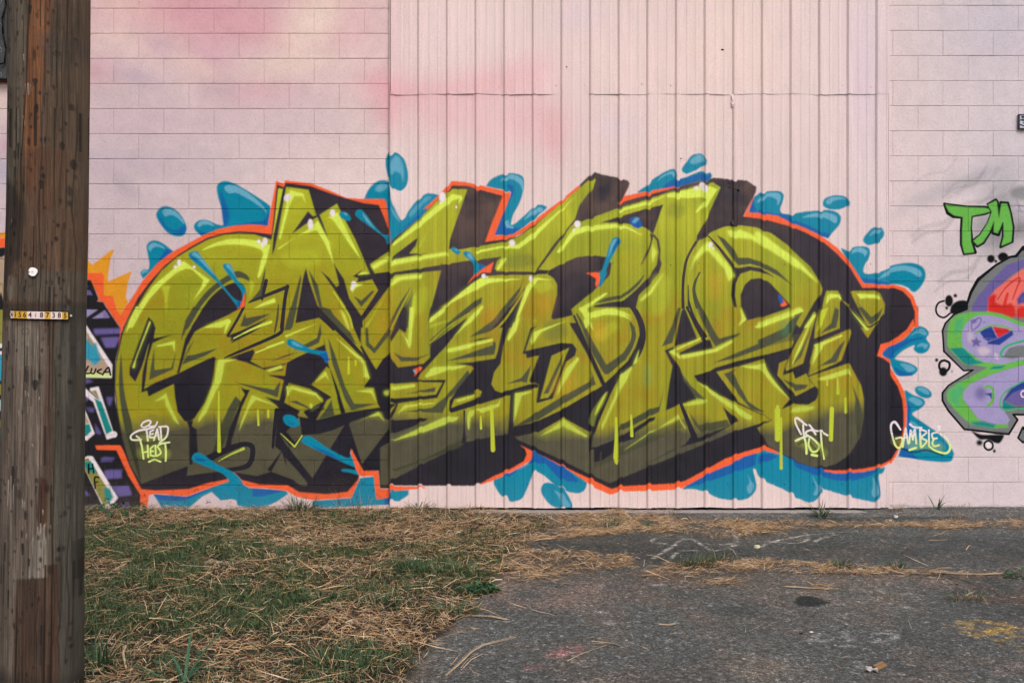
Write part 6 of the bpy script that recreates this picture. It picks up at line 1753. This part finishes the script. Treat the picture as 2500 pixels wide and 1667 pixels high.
def ring(bm):
    n = 14; rows = []
    for (s_, y_) in ((1.0, 0), (1.0, -.004), (.72, -.004), (.72, 0)):
        rows.append([bm.verts.new((.0105 * s_ * math.cos(6.283 * i / n), y_, (.012 * s_ * math.sin(6.283 * i / n)) + (.008 if math.sin(6.283 * i / n) > 0 else -.008))) for i in range(n)])
    for a_ in range(3):
        for i in range(n): bm.faces.new((rows[a_][i], rows[a_][(i+1) % n], rows[a_+1][(i+1) % n], rows[a_+1][i]))
    c_ = [bm.verts.new((.0078 * math.cos(6.283 * i / n), -.001, (.009 * math.sin(6.283 * i / n)) + (.008 if math.sin(6.283 * i / n) > 0 else -.008))) for i in range(n)]
    f = bm.faces.new(c_); f.material_index = 1
rme = bm_mesh('slot', ring, MAT_RIM); rme.materials.append(MAT_DARK)
for py in (-110, -50, 9, 68, 127, 187):
    o = link('slot', rme, rack); x_, z_ = rl(8.5, py); o.location = (x_, -.0225, z_)
MAT_CUP = plain('insulator_glaze', (.20, .15, .14), .3, .5, 30, .3)
def cup(bm):
    prof = [(.006, -.02), (.018, -.018), (.024, -.006), (.020, 0), (.014, .004), (.020, .012), (.017, .022), (.008, .028)]
    n = 14; rows = [[bm.verts.new((r_ * math.cos(6.283 * i / n), r_ * math.sin(6.283 * i / n), z_)) for i in range(n)] for r_, z_ in prof]
    for a_ in range(len(prof) - 1):
        for i in range(n): bm.faces.new((rows[a_][i], rows[a_][(i+1) % n], rows[a_+1][(i+1) % n], rows[a_+1][i]))
    bm.faces.new(rows[-1]); bm.faces.new(rows[0][::-1])
cme = bm_mesh('insulator', cup, MAT_CUP, True)
for py in (-80, -20, 40, 92, 150):
    o = link('insulator', cme, rack); x_, z_ = rl(-2, py); o.location = (x_, -.052, z_); o.scale = (1.15, 1.15, 1.0); o.rotation_euler = (.15, .1, 0)
def cable(bm):
    pts_ = [Vector((rl(20 + 5 * math.sin(t * 1.7), -160 + 290 * t / 9)[0], -.036 - .006 * math.cos(t * 2.1), rl(0, -160 + 320 * t / 9)[1])) for t in range(10)]
    pts_ += [Vector((rl(8, 165)[0], -.05, rl(0, 165)[1]))]
    for a_, b_ in zip(pts_, pts_[1:]):
        d_ = b_ - a_; bmesh.ops.create_cone(bm, cap_ends=True, segments=8, radius1=.007, radius2=.007, depth=d_.length * 1.05, matrix=Matrix.Translation((a_ + b_) / 2) @ d_.to_track_quat('Z', 'Y').to_matrix().to_4x4())
link('cable', bm_mesh('cable', cable, MAT_DARK, True), rack)

# ================================================================ little plate at the right edge of the picture
sgn = thing('wall_plate', (wx(2512), .006, wz(297)), 'small dark framed plate with white and blue scrawl on the right block wall', 'plate')
def frame(bm):
    w, h = 25 * M_PX, 18 * M_PX
    add_box(bm, -w, w, -.010, .012, -h, -h + .008); add_box(bm, -w, w, -.010, .012, h - .006, h); add_box(bm, -w, -w + .009, -.0102, .012, -h + .008, h - .006); add_box(bm, w - .009, w, -.0102, .012, -h + .008, h - .006)
link('frame', bm_mesh('frame', frame, plain('navy_frame', (.03, .035, .05), .5, .4)), sgn)
def face(bm): add_box(bm, -25 * M_PX + .009, 25 * M_PX - .009, -.004, .012, -18 * M_PX + .008, 18 * M_PX - .006)
link('plate_face', bm_mesh('plate_face', face, plain('plate_white', (.6, .56, .57), .5, .3)), sgn)
def scrawl(bm):
    R = random.Random(2)
    for i in range(9):
        x_ = -.068 + .0165 * i + R.gauss(0, .002); z_ = R.uniform(-.03, .03); a_ = R.uniform(-.5, .5); l_ = R.uniform(.012, .03)
        c_, s_ = math.cos(a_), math.sin(a_); w_ = .0045
        q = [bm.verts.new((x_ + u * c_ - v * s_, -.0062, z_ + u * s_ + v * c_)) for u, v in ((-l_, -w_), (l_, -w_), (l_, w_), (-l_, w_))]; bm.faces.new(q)
    add_box(bm, -.06, .07, -.0072, -.0066, .028, .045)
link('scrawl', bm_mesh('scrawl', scrawl, plain('navy_paint', (.02, .04, .11), .5, .3)), sgn)
